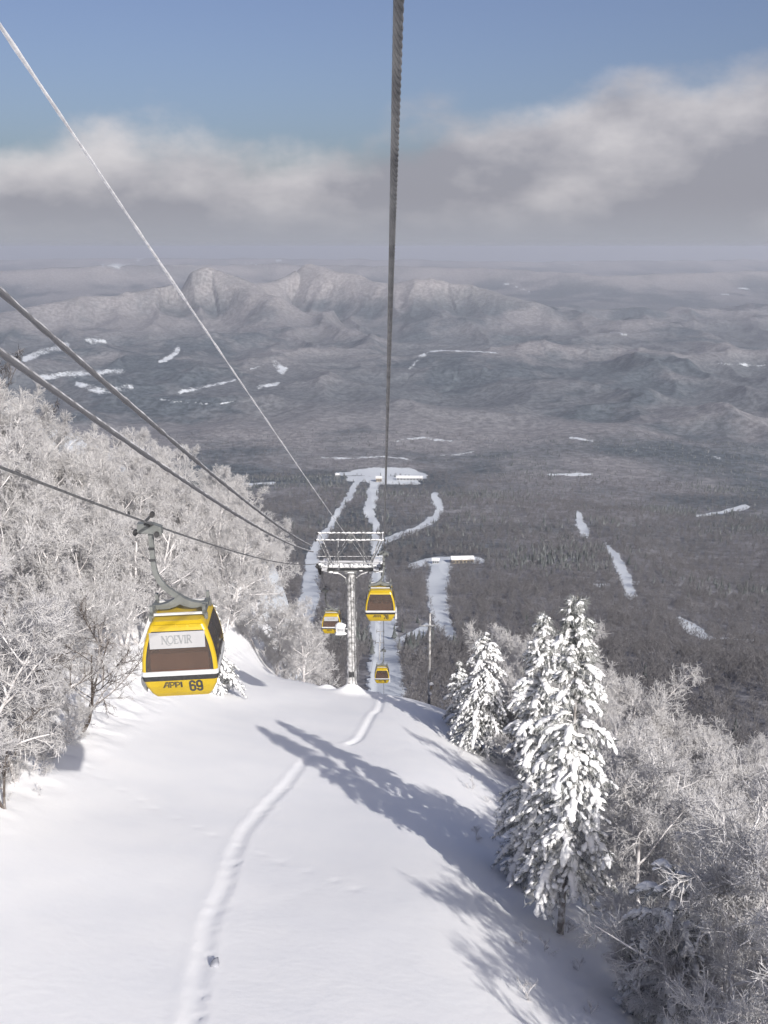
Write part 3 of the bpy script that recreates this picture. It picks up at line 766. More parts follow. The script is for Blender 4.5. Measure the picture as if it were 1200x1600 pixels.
    if word:
        x = -0.45; h = 0.135; wd = 0.15
        for ch in 'appi':
            m = MB(); letter(m, ch, x, 0.262, wd, h, 0.021, face); m.build('letter', 'ink', body); x += GL[ch][0]*wd*1.03
        x = 0.20; h = 0.265; wd = 0.29
        for ch in number:
            m = MB(); letter(m, ch, x, 0.145, wd, h, 0.052, face); m.build('numeral', 'ink', body); x += GL[ch][0]*wd*0.98
    # skid under the floor
    MB().prism([(-0.05, -0.0), (0.05, -0.0), (0.03, -0.05), (0.0, -0.12), (-0.03, -0.10)], 'y', -0.08, 0.08).build('guide_fin', 'dark_steel', t)
    # ski rack on the outer side
    sx = side*0.90
    r = MB(); r.box((side*1.0, -0.45, 0.22), (0.12, 0.30, 0.34)); rk = r.build('ski_rack', 'white_trim', t)
    r = MB(); r.box((side*1.0, 0.45, 0.22), (0.12, 0.30, 0.34)); r.build('ski_rack', 'white_trim', t)
    for yy in (-0.52, -0.38): MB().box((side*0.94, yy, 0.30), (0.10, 0.03, 0.05)).build('bracket', 'dark_steel', rk)
    # hanger: yoke, rails, arm, grip
    m = MB()
    up = [(-0.72, 1.90), (-0.50, 1.90), (-0.30, 1.94), (-0.12, 2.03), (0.0, 2.12), (0.12, 2.03), (0.30, 1.95), (0.50, 1.91), (0.72, 1.92)]
    lo = [(0.72, 1.81), (0.30, 1.80), (0.10, 1.85), (0.0, 1.90), (-0.10, 1.85), (-0.30, 1.80), (-0.72, 1.80)]
    m.prism(up+lo, 'y', -0.09, 0.09); yk = m.build('yoke', 'steel', t)
    for s in (-1, 1):
        m = MB(); m.box((s*0.66, 0, 1.83), (0.09, 1.10, 0.10)); m.build('roof_rail', 'steel', yk)
        for yy in (-0.50, 0.50):
            m = MB(); m.box((s*0.66, yy, 1.90), (0.08, 0.10, 0.22)); m.box((s*0.70, yy, 1.74), (0.08, 0.08, 0.14)); m.build('lug', 'steel', yk)
    for yy in (-0.50, 0.50): MB().box((0, yy, 1.81), (1.22, 0.05, 0.05)).build('cross_rail', 'white_trim', yk)
    cx = [(0.0, 2.02), (0.10, 2.10), (0.22, 2.18), (0.36, 2.29), (0.47, 2.42), (0.55, 2.58), (0.59, 2.75), (0.60, 2.95), (0.60, 3.25), (0.60, 3.62)]
    cx = [(a*abs(off)/0.60, z) for a, z in cx]
    m = MB(); rr = []
    for i, (a, z) in enumerate(cx):
        a0 = cx[max(i-1, 0)]; a1 = cx[min(i+1, len(cx)-1)]
        tn = Vector((a1[0]-a0[0], a1[1]-a0[1])).normalized(); nn = Vector((-tn.y, tn.x))*0.062
        ps = [(a+nn.x, z+nn.y), (a-nn.x, z-nn.y)]
        rr.append([(side*ps[0][0], -0.06, ps[0][1]), (side*ps[1][0], -0.06, ps[1][1]), (side*ps[1][0], 0.06, ps[1][1]), (side*ps[0][0], 0.06, ps[0][1])])
    arm_mb = m.loft(rr); am = arm_mb.build('hanger_arm', 'steel', t)
    MB().box((off, -0.075, 3.18), (0.16, 0.03, 0.05)).build('collar', 'dark_steel', am)
    MB().box((off, -0.075, 2.92), (0.16, 0.03, 0.05)).build('collar', 'dark_steel', am)
    m = MB(); m.prism([(-0.30, 3.56), (0.30, 3.50), (0.30, 3.66), (0.08, 3.74), (-0.30, 3.76)], 'y', -0.16, 0.10)
    gp = m.build('grip', 'steel', t, loc=(off, 0, 0.0))
    for (gx, gy, gzz) in ((-0.36, -0.1, 3.56), (0.18, -0.18, 3.52), (0.06, 0.1, 3.90)):
        m = MB(); m.tube([(gx, gy-0.06, gzz), (gx, gy+0.06, gzz)], 0.065, 10); m.build('roller', 'rubber', gp)
    m = MB(); m.bar((-0.20, 0, 3.70), (0.06, 0.1, 3.90), 0.05); m.build('lever', 'dark_steel', gp)
    m = MB(); m.bar((-0.36, -0.1, 3.56), (0.0, -0.1, 3.54), 0.04); m.build('axle', 'dark_steel', gp)
    for s in (-1, 1):
        m = MB(); yy = [0.0, s*0.35, s*0.7]; m.tube([(0, q, (rope_z(Y+q, rt)-base.z)/1.18) for q in yy], 0.035, 8); m.build('rope_clamp', 'dark_steel', gp)
    return t
G1 = 'yellow gondola cabins on the lift'
make_cabin('large yellow cabin numbered 69 hanging close beside the frosted wood', 25.0, -1, '69', True, G1, sway=R_(-1.5), yaw=R_(4))
cab78 = make_cabin('yellow cabin numbered 78 hanging just right of the pylon', 62.0, 1, '78', False, G1)
make_cabin('yellow cabin with white banner half behind the pylon mast', 96.0, -1, '72', True, G1)
make_cabin('smallest yellow cabin low over the crest, right of the mast', 124.0, 1, '79', False, G1)

# riders in the cabin numbered 78: one continuous skin each
def rider(label, loc, rz, mat, lean=0.0):
    v = [(0, 0, 0.50), (0, 0.02, 0.72), (0, 0.04, 0.95), (0, 0.03, 1.06), (0, 0.0, 1.13), (0, -0.01, 1.22), (0, 0.0, 1.33),
         (0.11, -0.02, 0.49), (0.13, -0.42, 0.50), (0.13, -0.44, 0.08), (0.13, -0.56, 0.04),
         (-0.11, -0.02, 0.49), (-0.13, -0.42, 0.50), (-0.13, -0.44, 0.08), (-0.13, -0.56, 0.04),
         (0.20, 0.03, 0.98), (0.26, -0.05, 0.72), (0.12, -0.25, 0.62), (0.05, -0.30, 0.61),
         (-0.20, 0.03, 0.98), (-0.26, -0.05, 0.72), (-0.12, -0.25, 0.62), (-0.05, -0.30, 0.61)]
    r = [0.17, 0.16, 0.17, 0.09, 0.06, 0.095, 0.085, 0.10, 0.075, 0.055, 0.05, 0.10, 0.075, 0.055, 0.05,
         0.075, 0.06, 0.05, 0.04, 0.075, 0.06, 0.05, 0.04]
    e = [(0, 1), (1, 2), (2, 3), (3, 4), (4, 5), (5, 6), (0, 7), (7, 8), (8, 9), (9, 10), (0, 11), (11, 12), (12, 13), (13, 14),
         (2, 15), (15, 16), (16, 17), (17, 18), (2, 19), (19, 20), (20, 21), (21, 22)]
    me = bpy.data.meshes.new('person'); me.from_pydata(v, e, []); me.materials.append(M[mat])
    o = link('person', me, None, loc, rz)
    sk = o.modifiers.new('skin', 'SKIN')
    if not me.skin_vertices: me.attributes.new('skin', 'FLOAT', 'POINT')
    try:
        lay = me.skin_vertices[0].data
        for i, q in enumerate(r): lay[i].radius = (q, q); lay[i].use_root = (i == 0)
    except Exception: pass
    ss = o.modifiers.new('sub', 'SUBSURF'); ss.levels = 1; ss.render_levels = 1
    tag(o, label, 'person', 'riders in the cabin numbered 78')
    V, F = ICO2
    f = np_mesh('face', V*np.array([0.078, 0.05, 0.10])+np.array([0, -0.075, 1.23]), F, M['skin'], True); link('face', f, o)
    h = np_mesh('hat', V*np.array([0.105, 0.115, 0.10])+np.array([0, 0.01, 1.31]), F, M[mat], True); link('hat', h, o)
    return o
b78 = cab78.location
rider('rider in dark clothes sitting behind the smoked window of cabin 78', (b78.x-0.22, b78.y-0.52, b78.z+0.26), R_(180), 'jacket_dark')
rider('rider in a brick red jacket sitting in cabin 78', (b78.x+0.36, b78.y+0.62, b78.z+0.26), 0, 'jacket_red')

# ------------------------------------------------------------------ the near pylon
def wobble_tube(mb, pts, r, n, seed, amp):
    """tube with an uneven, rime-crusted skin"""
    rnd = random.Random(seed); b0 = len(mb.V); mb.tube(pts, r, n)
    for i in range(b0, len(mb.V)):
        v = mb.V[i]; mb.V[i] = (v[0]+rnd.uniform(-amp, amp), v[1]+rnd.uniform(-amp, amp), v[2])
def lumps(mb, pts, seed):
    """soft heaps of snow: (centre, radii)"""
    rnd = random.Random(seed); V, F = ICO2
    for c, s in pts:
        j = 1+0.16*np.array([rnd.gauss(0, 1) for _ in range(len(V))])[:, None]*0.6
        q = V*j*np.array(s)+np.array(c); q[:, 2] = np.maximum(q[:, 2], c[2]-s[2]*0.45)
        mb.add([tuple(k) for k in q], [tuple(int(a) for a in f) for f in F])
def pylon():
    gz = Hs(TX, TY); rz = rope_z(TY); base = Vector((TX, TY, gz))
    t = thing('lift_pylon', 'tall rime-crusted lift pylon with gantry head standing on the snow crest', 'pylon', base)
    top = rz-0.62-gz
    m = MB(); n = 26
    wobble_tube(m, [(0, 0, top*i/n-0.4*(i == 0)) for i in range(n+1)], [0.48-0.16*i/n + (0.55*(1-i/3)**2 if i < 3 else 0) for i in range(n+1)], 14, 2, 0.025)
    mast = m.build('mast', 'rime_mast', t, True)
    m = MB(); m.box((0, -0.40, 2.1), (0.5, 0.14, 0.5)); m.box((0.05, -0.46, 2.15), (0.26, 0.06, 0.3)); m.build('junction_box', 'dark_steel', mast)
    lad = MB()
    for s in (-0.17, 0.17): lad.tube([(0.30+0.0*s, -0.43+0, 1.0)] and [(0.22+s*0.8, -0.46, 1.2), (0.14+s*0.8, -0.40, top-0.5)], 0.028, 6)
    k = 1.3
    while k < top-0.6:
        u = (k-1.2)/(top-1.7); cx = 0.22+(0.14-0.22)*u; cy = -0.46+0.06*u
        lad.tube([(cx-0.136, cy, k), (cx+0.136, cy, k)], 0.016, 5); k += 0.33
    lad.build('ladder', 'rime_steel', t)
    hang = MB(); hang.tube([(0.62, -0.2, 1.4), (0.50, -0.25, top*0.5), (0.42, -0.2, top-0.2)], 0.022, 6); hang.build('conduit', 'rime_steel', t)
    h0 = rz-gz                                   # rope height above the foot
    # cross-arm: deep box beam with brackets beneath
    hw = (RX-LX)/2
    m = MB(); m.box((0, 0, h0-0.42), (2*hw-0.5, 0.55, 0.50)); m.box((0, 0, h0-0.76), (1.1, 0.7, 0.26)); arm = m.build('cross_arm', 'rime_steel', t)
    m = MB()
    for s in (-1, 1):
        m.tube([(s*0.42, -0.1, h0-1.9), (s*0.50, -0.1, h0-1.35), (s*0.95, -0.1, h0-1.0), (s*1.7, -0.1, h0-0.72)], 0.07, 7)
    m.build('gusset', 'rime_steel', arm)
    # walkways across and along the sheaves
    m = MB()
    m.box((0, -0.75, h0-0.10), (2*hw+0.2, 0.5, 0.06)); m.box((0, 0.75, h0-0.10), (2*hw+0.2, 0.5, 0.06))
    for s in (-1, 1):
        m.box((s*(hw-0.62), 0, h0-0.14), (0.5, 3.6, 0.06))
    m.build('walkway', 'rime_steel', t)
    rail = MB()
    for yy in (-1.02, 1.02):
        rail.tube([(-hw-0.1, yy, h0+0.32), (hw+0.1, yy, h0+0.32)], 0.03, 6)
        for q in np.linspace(-hw, hw, 7): rail.tube([(q, yy, h0-0.1), (q, yy, h0+0.34)], 0.026, 5)
    for s in (-1, 1):
        for q in (-1.8, -0.6, 0.6, 1.8): rail.tube([(s*(hw-0.86), q, h0-0.14), (s*(hw-0.86), q, h0+0.28)], 0.024, 5)
        rail.tube([(s*(hw-0.86), -1.8, h0+0.28), (s*(hw-0.86), 1.8, h0+0.28)], 0.026, 5)
    rail.build('handrail', 'rime_steel', t)
    sn = MB(); rnd = random.Random(8); L = []
    for q in np.linspace(-hw+0.2, hw-0.2, 13):
        L.append(((q+rnd.uniform(-.1, .1), -0.75+rnd.uniform(-.08, .08), h0-0.02), (rnd.uniform(.14, .32), 0.20, rnd.uniform(.06, .13))))
        if rnd.random() < 0.6: L.append(((q, rnd.uniform(-.1, .1), h0-0.15), (rnd.uniform(.15, .35), 0.24, rnd.uniform(.07, .15))))
        if rnd.random() < 0.6: L.append(((q, -0.36, h0-0.55-rnd.uniform(0, .25)), (rnd.uniform(.15, .35), 0.12, rnd.uniform(.06, .12))))
    lumps(sn, L, 5); sn.build('snow_cap', 'snow_load', t, True)
    # sheave trains follow the bend of the rope
    for s, X in ((-1, LX), (1, RX)):
        x = X-TX
        beam = MB(); pr = [(q, rope_z(TY+q, s > 0)-gz) for q in np.linspace(-2.3, 2.3, 9)]
        # rope bends over the wheels; plates hang inside
        beam.prism([(q, z-0.16) for q, z in pr]+[(q, z-0.42) for q, z in reversed(pr)], 'x', x-s*0.20-0.05, x-s*0.20+0.05)
        beam.prism([(q, z-0.20) for q, z in pr]+[(q, z-0.34) for q, z in reversed(pr)], 'x', x+s*0.14-0.03, x+s*0.14+0.03)
        tr = beam.build('sheave_train', 'dark_steel', t)
        for q in np.linspace(-2.1, 2.1, 8):
            z = rope_z(TY+q, s > 0)-gz
            m = MB(); m.tube([(x-0.09, q, z-0.24), (x+0.09, q, z-0.24)], 0.205, 14); m.build('sheave', 'rubber', tr)
        m = MB(); m.bar((x-s*0.2, 0, h0-0.40), (x-s*1.0, 0, h0-0.42), 0.16); m.build('bracket', 'rime_steel', tr)
        m = MB(); lumps(m, [((x-s*0.2, q, rope_z(TY+q, s > 0)-gz-0.05), (0.12, 0.24, 0.10)) for q in np.linspace(-2, 2, 7)], 3+s); m.build('snow', 'snow_load', tr, True)
    # gantry for lifting the rope
    g = MB(); gh = h0+2.45
    for yy in (-1.15, 1.15): g.tube([(-hw-0.12, yy, gh), (hw+0.12, yy, gh)], 0.055, 8)
    gt = g.build('gantry_beam', 'rime_steel', t)
    for s in (-1, 1):
        m = MB(); m.tube([(s*(hw-0.05), -1.15, gh), (s*(hw-0.05), 1.15, gh)], 0.045, 8); m.build('tie', 'rime_steel', gt)
        m = MB(); m.box((s*(hw+0.14), -1.15, gh), (0.16, 0.16, 0.18)); m.box((s*(hw+0.14), 1.15, gh), (0.16, 0.16, 0.18)); m.build('block', 'dark_steel', gt)
        for yy in (-1.15, 1.15):
            m = MB(); m.tube([(s*(hw-0.10), yy, gh), (s*(hw-1.15), yy*0.5, h0-0.1)], 0.06 if s > 0 else 0.045, 7); m.build('strut', 'rime_steel', t)
            m = MB(); m.tube([(s*0.10, yy, gh), (s*(hw-1.25), yy*0.5, h0-0.1)], 0.03, 6); m.build('brace', 'rime_steel', t)
            m = MB(); m.tube([(s*1.15, yy, gh), (s*1.15, yy*0.6, h0-0.1)], 0.022, 6); m.build('stay', 'rime_steel', t)
    m = MB(); m.box((0.0, -1.15, gh-0.12), (0.34, 0.2, 0.22)); m.box((0.0, 1.15, gh-0.12), (0.34, 0.2, 0.22)); m.build('pulley_block', 'rime_steel', t)
    m = MB(); lumps(m, [((q, yy, gh+0.06), (rnd.uniform(.1, .25), .07, .06)) for q in np.linspace(-hw, hw, 14) for yy in (-1.15, 1.15)], 12); m.build('snow_cap', 'snow_load', gt, True)
    # snow-capped box bracketed to the mast
    p = at(532, 984, TY-0.45)-base
    m = MB(); m.box((p.x, p.y, p.z), (0.78, 0.5, 0.66)); bx = m.build('equipment_box', 'white_trim', t)
    m = MB(); m.box((p.x, p.y-0.255, p.z+0.08), (0.55, 0.02, 0.24)); m.build('hatch', 'grey_wall', bx)
    m = MB(); lumps(m, [((p.x, p.y, p.z+0.30), (0.50, 0.36, 0.38)), ((p.x, p.y, p.z-0.36), (0.55, 0.36, 0.16))], 9); m.build('snow_cap', 'snow_load', bx, True)
    m = MB(); m.bar((p.x+0.3, p.y+0.1, p.z), (0, 0, p.z), 0.08); m.build('bracket', 'rime_steel', bx)
pylon()

# pylons farther down the line
ORD = ['first', 'second', 'third', 'fourth', 'fifth', 'sixth', 'seventh', 'eighth', 'ninth', 'tenth']
proto_p = None
for i, Y in enumerate(FAR_TOWERS[1:]):
    gz = Hs(TX, Y)
    lab = 'distant slim pylon in the lift cutting, %s down the line past the crest' % ORD[i]
    if proto_p is None:
        t = thing('lift_pylon', lab, 'pylon', (TX, Y, gz), 0, 'distant pylons in the lift cutting')
        m = MB(); m.tube([(0, 0, -1), (0, 0, 6), (0, 0, 12.6)], [0.5, 0.4, 0.32], 8); m.build('mast', 'rime_mast', t, True)
        m = MB(); m.box((0, 0, 12.5), (5.4, 0.5, 0.5)); m.build('cross_arm', 'rime_steel', t)
        for x in (LX-TX, RX-TX):
            m = MB(); m.box((x, 0, 12.6), (0.34, 4.6, 0.5)); m.build('sheave_train', 'rubber', t)
        m = MB(); m.tube([(-2.9, 0, 14.6), (2.9, 0, 14.6)], 0.09, 6); m.tube([(-2.8, 0, 14.6), (-1.5, 0, 12.7)], 0.08, 6); m.tube([(2.8, 0, 14.6), (1.5, 0, 12.7)], 0.08, 6); m.build('gantry_beam', 'rime_steel', t)
        proto_p = t
    else:
        t = copy_tree(proto_p); t.location = (TX, Y, gz); t['label'] = lab

# ------------------------------------------------------------------ wooden pole right of the pylon
def pole():
    Y = 96.0; top = at(672, 958, Y); x = top.x; gz = Hs(x, Y); h = top.z-gz
    t = thing('utility_pole', 'slender grey pole with short crossbar and small box behind the crest', 'pole', (x, Y, gz))
    m = MB(); m.tube([(0, 0, -0.5), (0, 0, h*0.5), (0, 0, h)], [0.15, 0.13, 0.10], 9); m.build('post', 'pole', t, True)
    zc = at(672, 977, Y).z-gz
    m = MB(); m.box((-0.25, -0.13, zc), (1.7, 0.10, 0.12)); cb = m.build('crossbar', 'rime_steel', t)
    m = MB(); m.tube([(-1.02, -0.13, zc+0.06), (-1.02, -0.13, zc+0.62)], 0.06, 8); m.build('insulator', 'rime_steel', cb)
    m = MB(); m.tube([(0.5, -0.13, zc+0.06), (0.5, -0.13, zc+0.2)], 0.05, 8); m.build('insulator', 'rime_steel', cb)
    zb = at(673, 1072, Y).z-gz
    m = MB(); m.box((0.20, -0.2, zb), (0.34, 0.24, 0.62)); bx = m.build('meter_box', 'banner', t)
    m = MB(); m.box((0.20, -0.325, zb-0.03), (0.24, 0.012, 0.44)); m.build('box_door', 'wood_wall', bx)
    m = MB(); lumps(m, [((0.20, -0.2, zb+0.33), (0.24, 0.2, 0.17)), ((0.14, -0.15, zb-0.75), (0.13, 0.13, 0.22))], 4); m.build('snow_cap', 'snow_load', bx, True)
pole()

# ------------------------------------------------------------------ far buildings
def building(name, label, px, py, wpx, dep, wall_h, roof_h, wall, rz=0.0, nwin=6, group='buildings down in the valley'):
    p = hit(px, py, 300); zc = p.y*cp-p.z*sp_; w = wpx*zc/FPX
    gz = Hs(p.x, p.y)
    t = thing(name, label, 'building', (p.x, p.y, gz), rz, group)
    m = MB(); m.box((0, 0, wall_h/2-2), (w, dep, wall_h+4)); wo_ = m.build('wall', wall, t)
    m = MB(); e = 1.2
    m.prism([(-dep/2-e, wall_h), (0, wall_h+roof_h), (dep/2+e, wall_h), (dep/2+e, wall_h+0.7), (0, wall_h+roof_h+0.8), (-dep/2-e, wall_h+0.7)], 'x', -w/2-e, w/2+e)
    m.build('roof', 'snow_load', t)
    for k in range(nwin):
        x = -w/2+w*(k+0.5)/nwin
        m = MB(); m.box((x, -dep/2-0.05, wall_h*0.5), (w/nwin*0.6, 0.12, wall_h*0.45)); f = m.build('window', 'window_dark', wo_)
        m = MB(); m.box((x, -dep/2-0.12, wall_h*0.26), (w/nwin*0.66, 0.2, 0.25)); m.build('sill', 'white_trim', f)
    return t
building('lift_station', 'long tan-walled lift station with snowy roof atop the right piste', 722, 879, 34, 16, 7, 3.0, 'wood_wall', R_(4))
building('lift_hut', 'small grey hut at the head of the right piste', 681, 880, 10, 10, 6, 2.0, 'grey_wall', R_(-6), 3)
building('base_station', 'tan base station where the lift cutting meets the snowfield', 592, 752, 9, 26, 12, 4, 'wood_wall', 0, 3)
building('lodge', 'long low grey lodge on the right of the far snowfield', 640, 750, 40, 24, 9, 4, 'grey_wall', R_(-4), 8)
building('shed', 'small grey shed at the left tip of the far snowfield', 527, 745, 6, 16, 8, 3, 'grey_wall', R_(8), 2)

# ------------------------------------------------------------------ trees
def tubes_np(P0, P1, R0, R1, n=3):
    P0, P1 = np.asarray(P0, float), np.asarray(P1, float); R0 = np.asarray(R0, float)[:, None]; R1 = np.asarray(R1, float)[:, None]
    d = P1-P0; d /= np.linalg.norm(d, axis=1, keepdims=True)+1e-9
    u = np.where(np.abs(d[:, 2:3]) < 0.9, np.array([[0, 0, 1.0]]), np.array([[1.0, 0, 0]]))
    a = np.cross(d, u); a /= np.linalg.norm(a, axis=1, keepdims=True)+1e-9; b = np.cross(a, d)
    k = len(P0); V = np.zeros((k, 2*n, 3))
    for i in range(n):
        an = 2*math.pi*i/n+0.5; o = a*math.cos(an)+b*math.sin(an)
        V[:, i] = P0+o*R0; V[:, n+i] = P1+o*R1
    base = (np.arange(k)*2*n)[:, None]
    Q = np.concatenate([base+np.array([[i, (i+1) % n, n+(i+1) % n, n+i]]) for i in range(n)], 0)
    return V.reshape(-1, 3), Q
def frost_tree(seed, Ht, spread, lean=0.0, n_limb=11, n_br=10, n_tw=11, n_sub=6, r_tw=0.0145, r_br=0.026, twl=0.95):
    rng = np.random.default_rng(seed)
    big, fine = [], []
    def grow(p, d, L, r0, r1, nseg, up, wob, out):
        pts = [p.copy()]; st = L/nseg
        for i in range(nseg):
            d = d+np.array([0, 0, up/nseg])+rng.normal(0, wob, 3); d /= np.linalg.norm(d)
            q = pts[-1]+d*st; ra, rb = r0+(r1-r0)*i/nseg, r0+(r1-r0)*(i+1)/nseg
            out.append((pts[-1], q, ra, rb)); pts.append(q)
        return pts
    def along(pts, t):
        f = t*(len(pts)-1); i = min(int(f), len(pts)-2); return pts[i]+(pts[i+1]-pts[i])*(f-i), pts[i+1]-pts[i]
    stems = 1 if rng.random() < 0.55 else 2
    for s_ in range(stems):
        d0 = np.array([lean+rng.normal(0, 0.10)+(0.22*(2*s_-1) if stems == 2 else 0), rng.normal(0, 0.12), 1.0]); d0 /= np.linalg.norm(d0)
        tr = grow(np.array([0.0, 0, -0.4]), d0, Ht*0.80, 0.015*Ht, 0.004*Ht, 9, 0.05, 0.07, big)
        nl = n_limb if stems == 1 else n_limb*2//3
        for i in range(nl):
            t = 0.20+0.80*(i+rng.random()*0.7)/nl; t = min(t, 0.99)
            p, td = along(tr, t); az = i*2.4+rng.random()*0.9
            el = 0.35+0.9*t
            d = np.array([math.cos(az), math.sin(az), el*rng.uniform(0.6, 1.1)]); d /= np.linalg.norm(d)
            L = spread*(1.05-0.45*t)*rng.uniform(0.8, 1.25)
            lb = grow(p, d, L, 0.0062*Ht*(1.2-0.6*t), 0.022, 6, 0.30, 0.10, big)
            for j in range(n_br):
                u = 0.18+0.82*(j+rng.random())/n_br; u = min(u, 1)
                q, ld = along(lb, u); ld = ld/np.linalg.norm(ld)
                dv = ld*0.8+rng.normal(0, 0.62, 3)+np.array([0, 0, 0.12]); dv /= np.linalg.norm(dv)
                bl = L*0.42*(1.15-0.6*u)*rng.uniform(0.7, 1.2)
                br = grow(q, dv, bl, r_br, r_tw*1.1, 4, 0.12, 0.14, fine)
                for k in range(n_tw):
                    w = 0.12+0.88*(k+rng.random())/n_tw; w = min(w, 1)
                    c, bd = along(br, w); bd = bd/np.linalg.norm(bd)
                    tv = bd*0.75+rng.normal(0, 0.6, 3); tv /= np.linalg.norm(tv)
                    tl = twl*rng.uniform(0.45, 1.0)*(1.1-0.5*w)
                    e = c+tv*tl; fine.append((c, e, r_tw*1.1, r_tw*0.7))
                    for g in range(n_sub):
                        o = c+(e-c)*rng.uniform(0.2, 1.0); sv = tv*0.7+rng.normal(0, 0.6, 3); sv /= np.linalg.norm(sv)
                        fine.append((o, o+sv*tl*rng.uniform(0.25, 0.55), r_tw*0.9, r_tw*0.45))
    def pack(lst, n):
        a = list(zip(*lst)); return tubes_np(a[0], a[1], a[2], a[3], n)
    return pack(big, 6), pack(fine, 3)
FROST = []
for i, (h, s) in enumerate(((9.5, 4.2), (11, 4.6), (8, 3.8), (10, 4.0), (7, 3.6), (9, 4.8), (10.5, 4.3))):
    (tv, tq), (cv, cq) = frost_tree(100+i, h, s, lean=(0.12 if i % 2 else -0.05))
    FROST.append((np_mesh('frost_trunk', tv, tq, M['rime_trunk'], True), np_mesh('frost_crown', cv, cq, M['rime_twig']), h))
(tv, tq), (cv, cq) = frost_tree(140, 7.0, 4.2, 0.35, 8, 7, 6, 3, 0.012, 0.026)
DARKT = (np_mesh('bare_trunk', tv, tq, M['dark_twig'], True), np_mesh('bare_crown', cv, cq, M['dark_twig']), 7.0)
SHRUB = []
for i in range(3):
    (tv, tq), (cv, cq) = frost_tree(160+i, 1.6, 0.75, 0.1*i, 5, 4, 4, 2, 0.007, 0.010, 0.30)
    SHRUB.append((np_mesh('sapling_stem', tv, tq, M['rime_trunk'], True), np_mesh('sapling_twigs', cv, cq, M['rime_twig'])))
def put_tree(proto, x, y, scale, rz, label, group, name='frosted_tree', cat='tree', sink=0.0, parts=('trunk', 'crown')):
    t = thing(name, label, cat, (x, y, Hs(x, y)-sink), rz, group)
    t.scale = (scale, scale, scale)
    for nm, me in zip(parts, proto):
        o = link(nm, me, t)
        if nm in ('snow_load', 'twigs', 'crown'): o['kind'] = 'stuff'
    return t

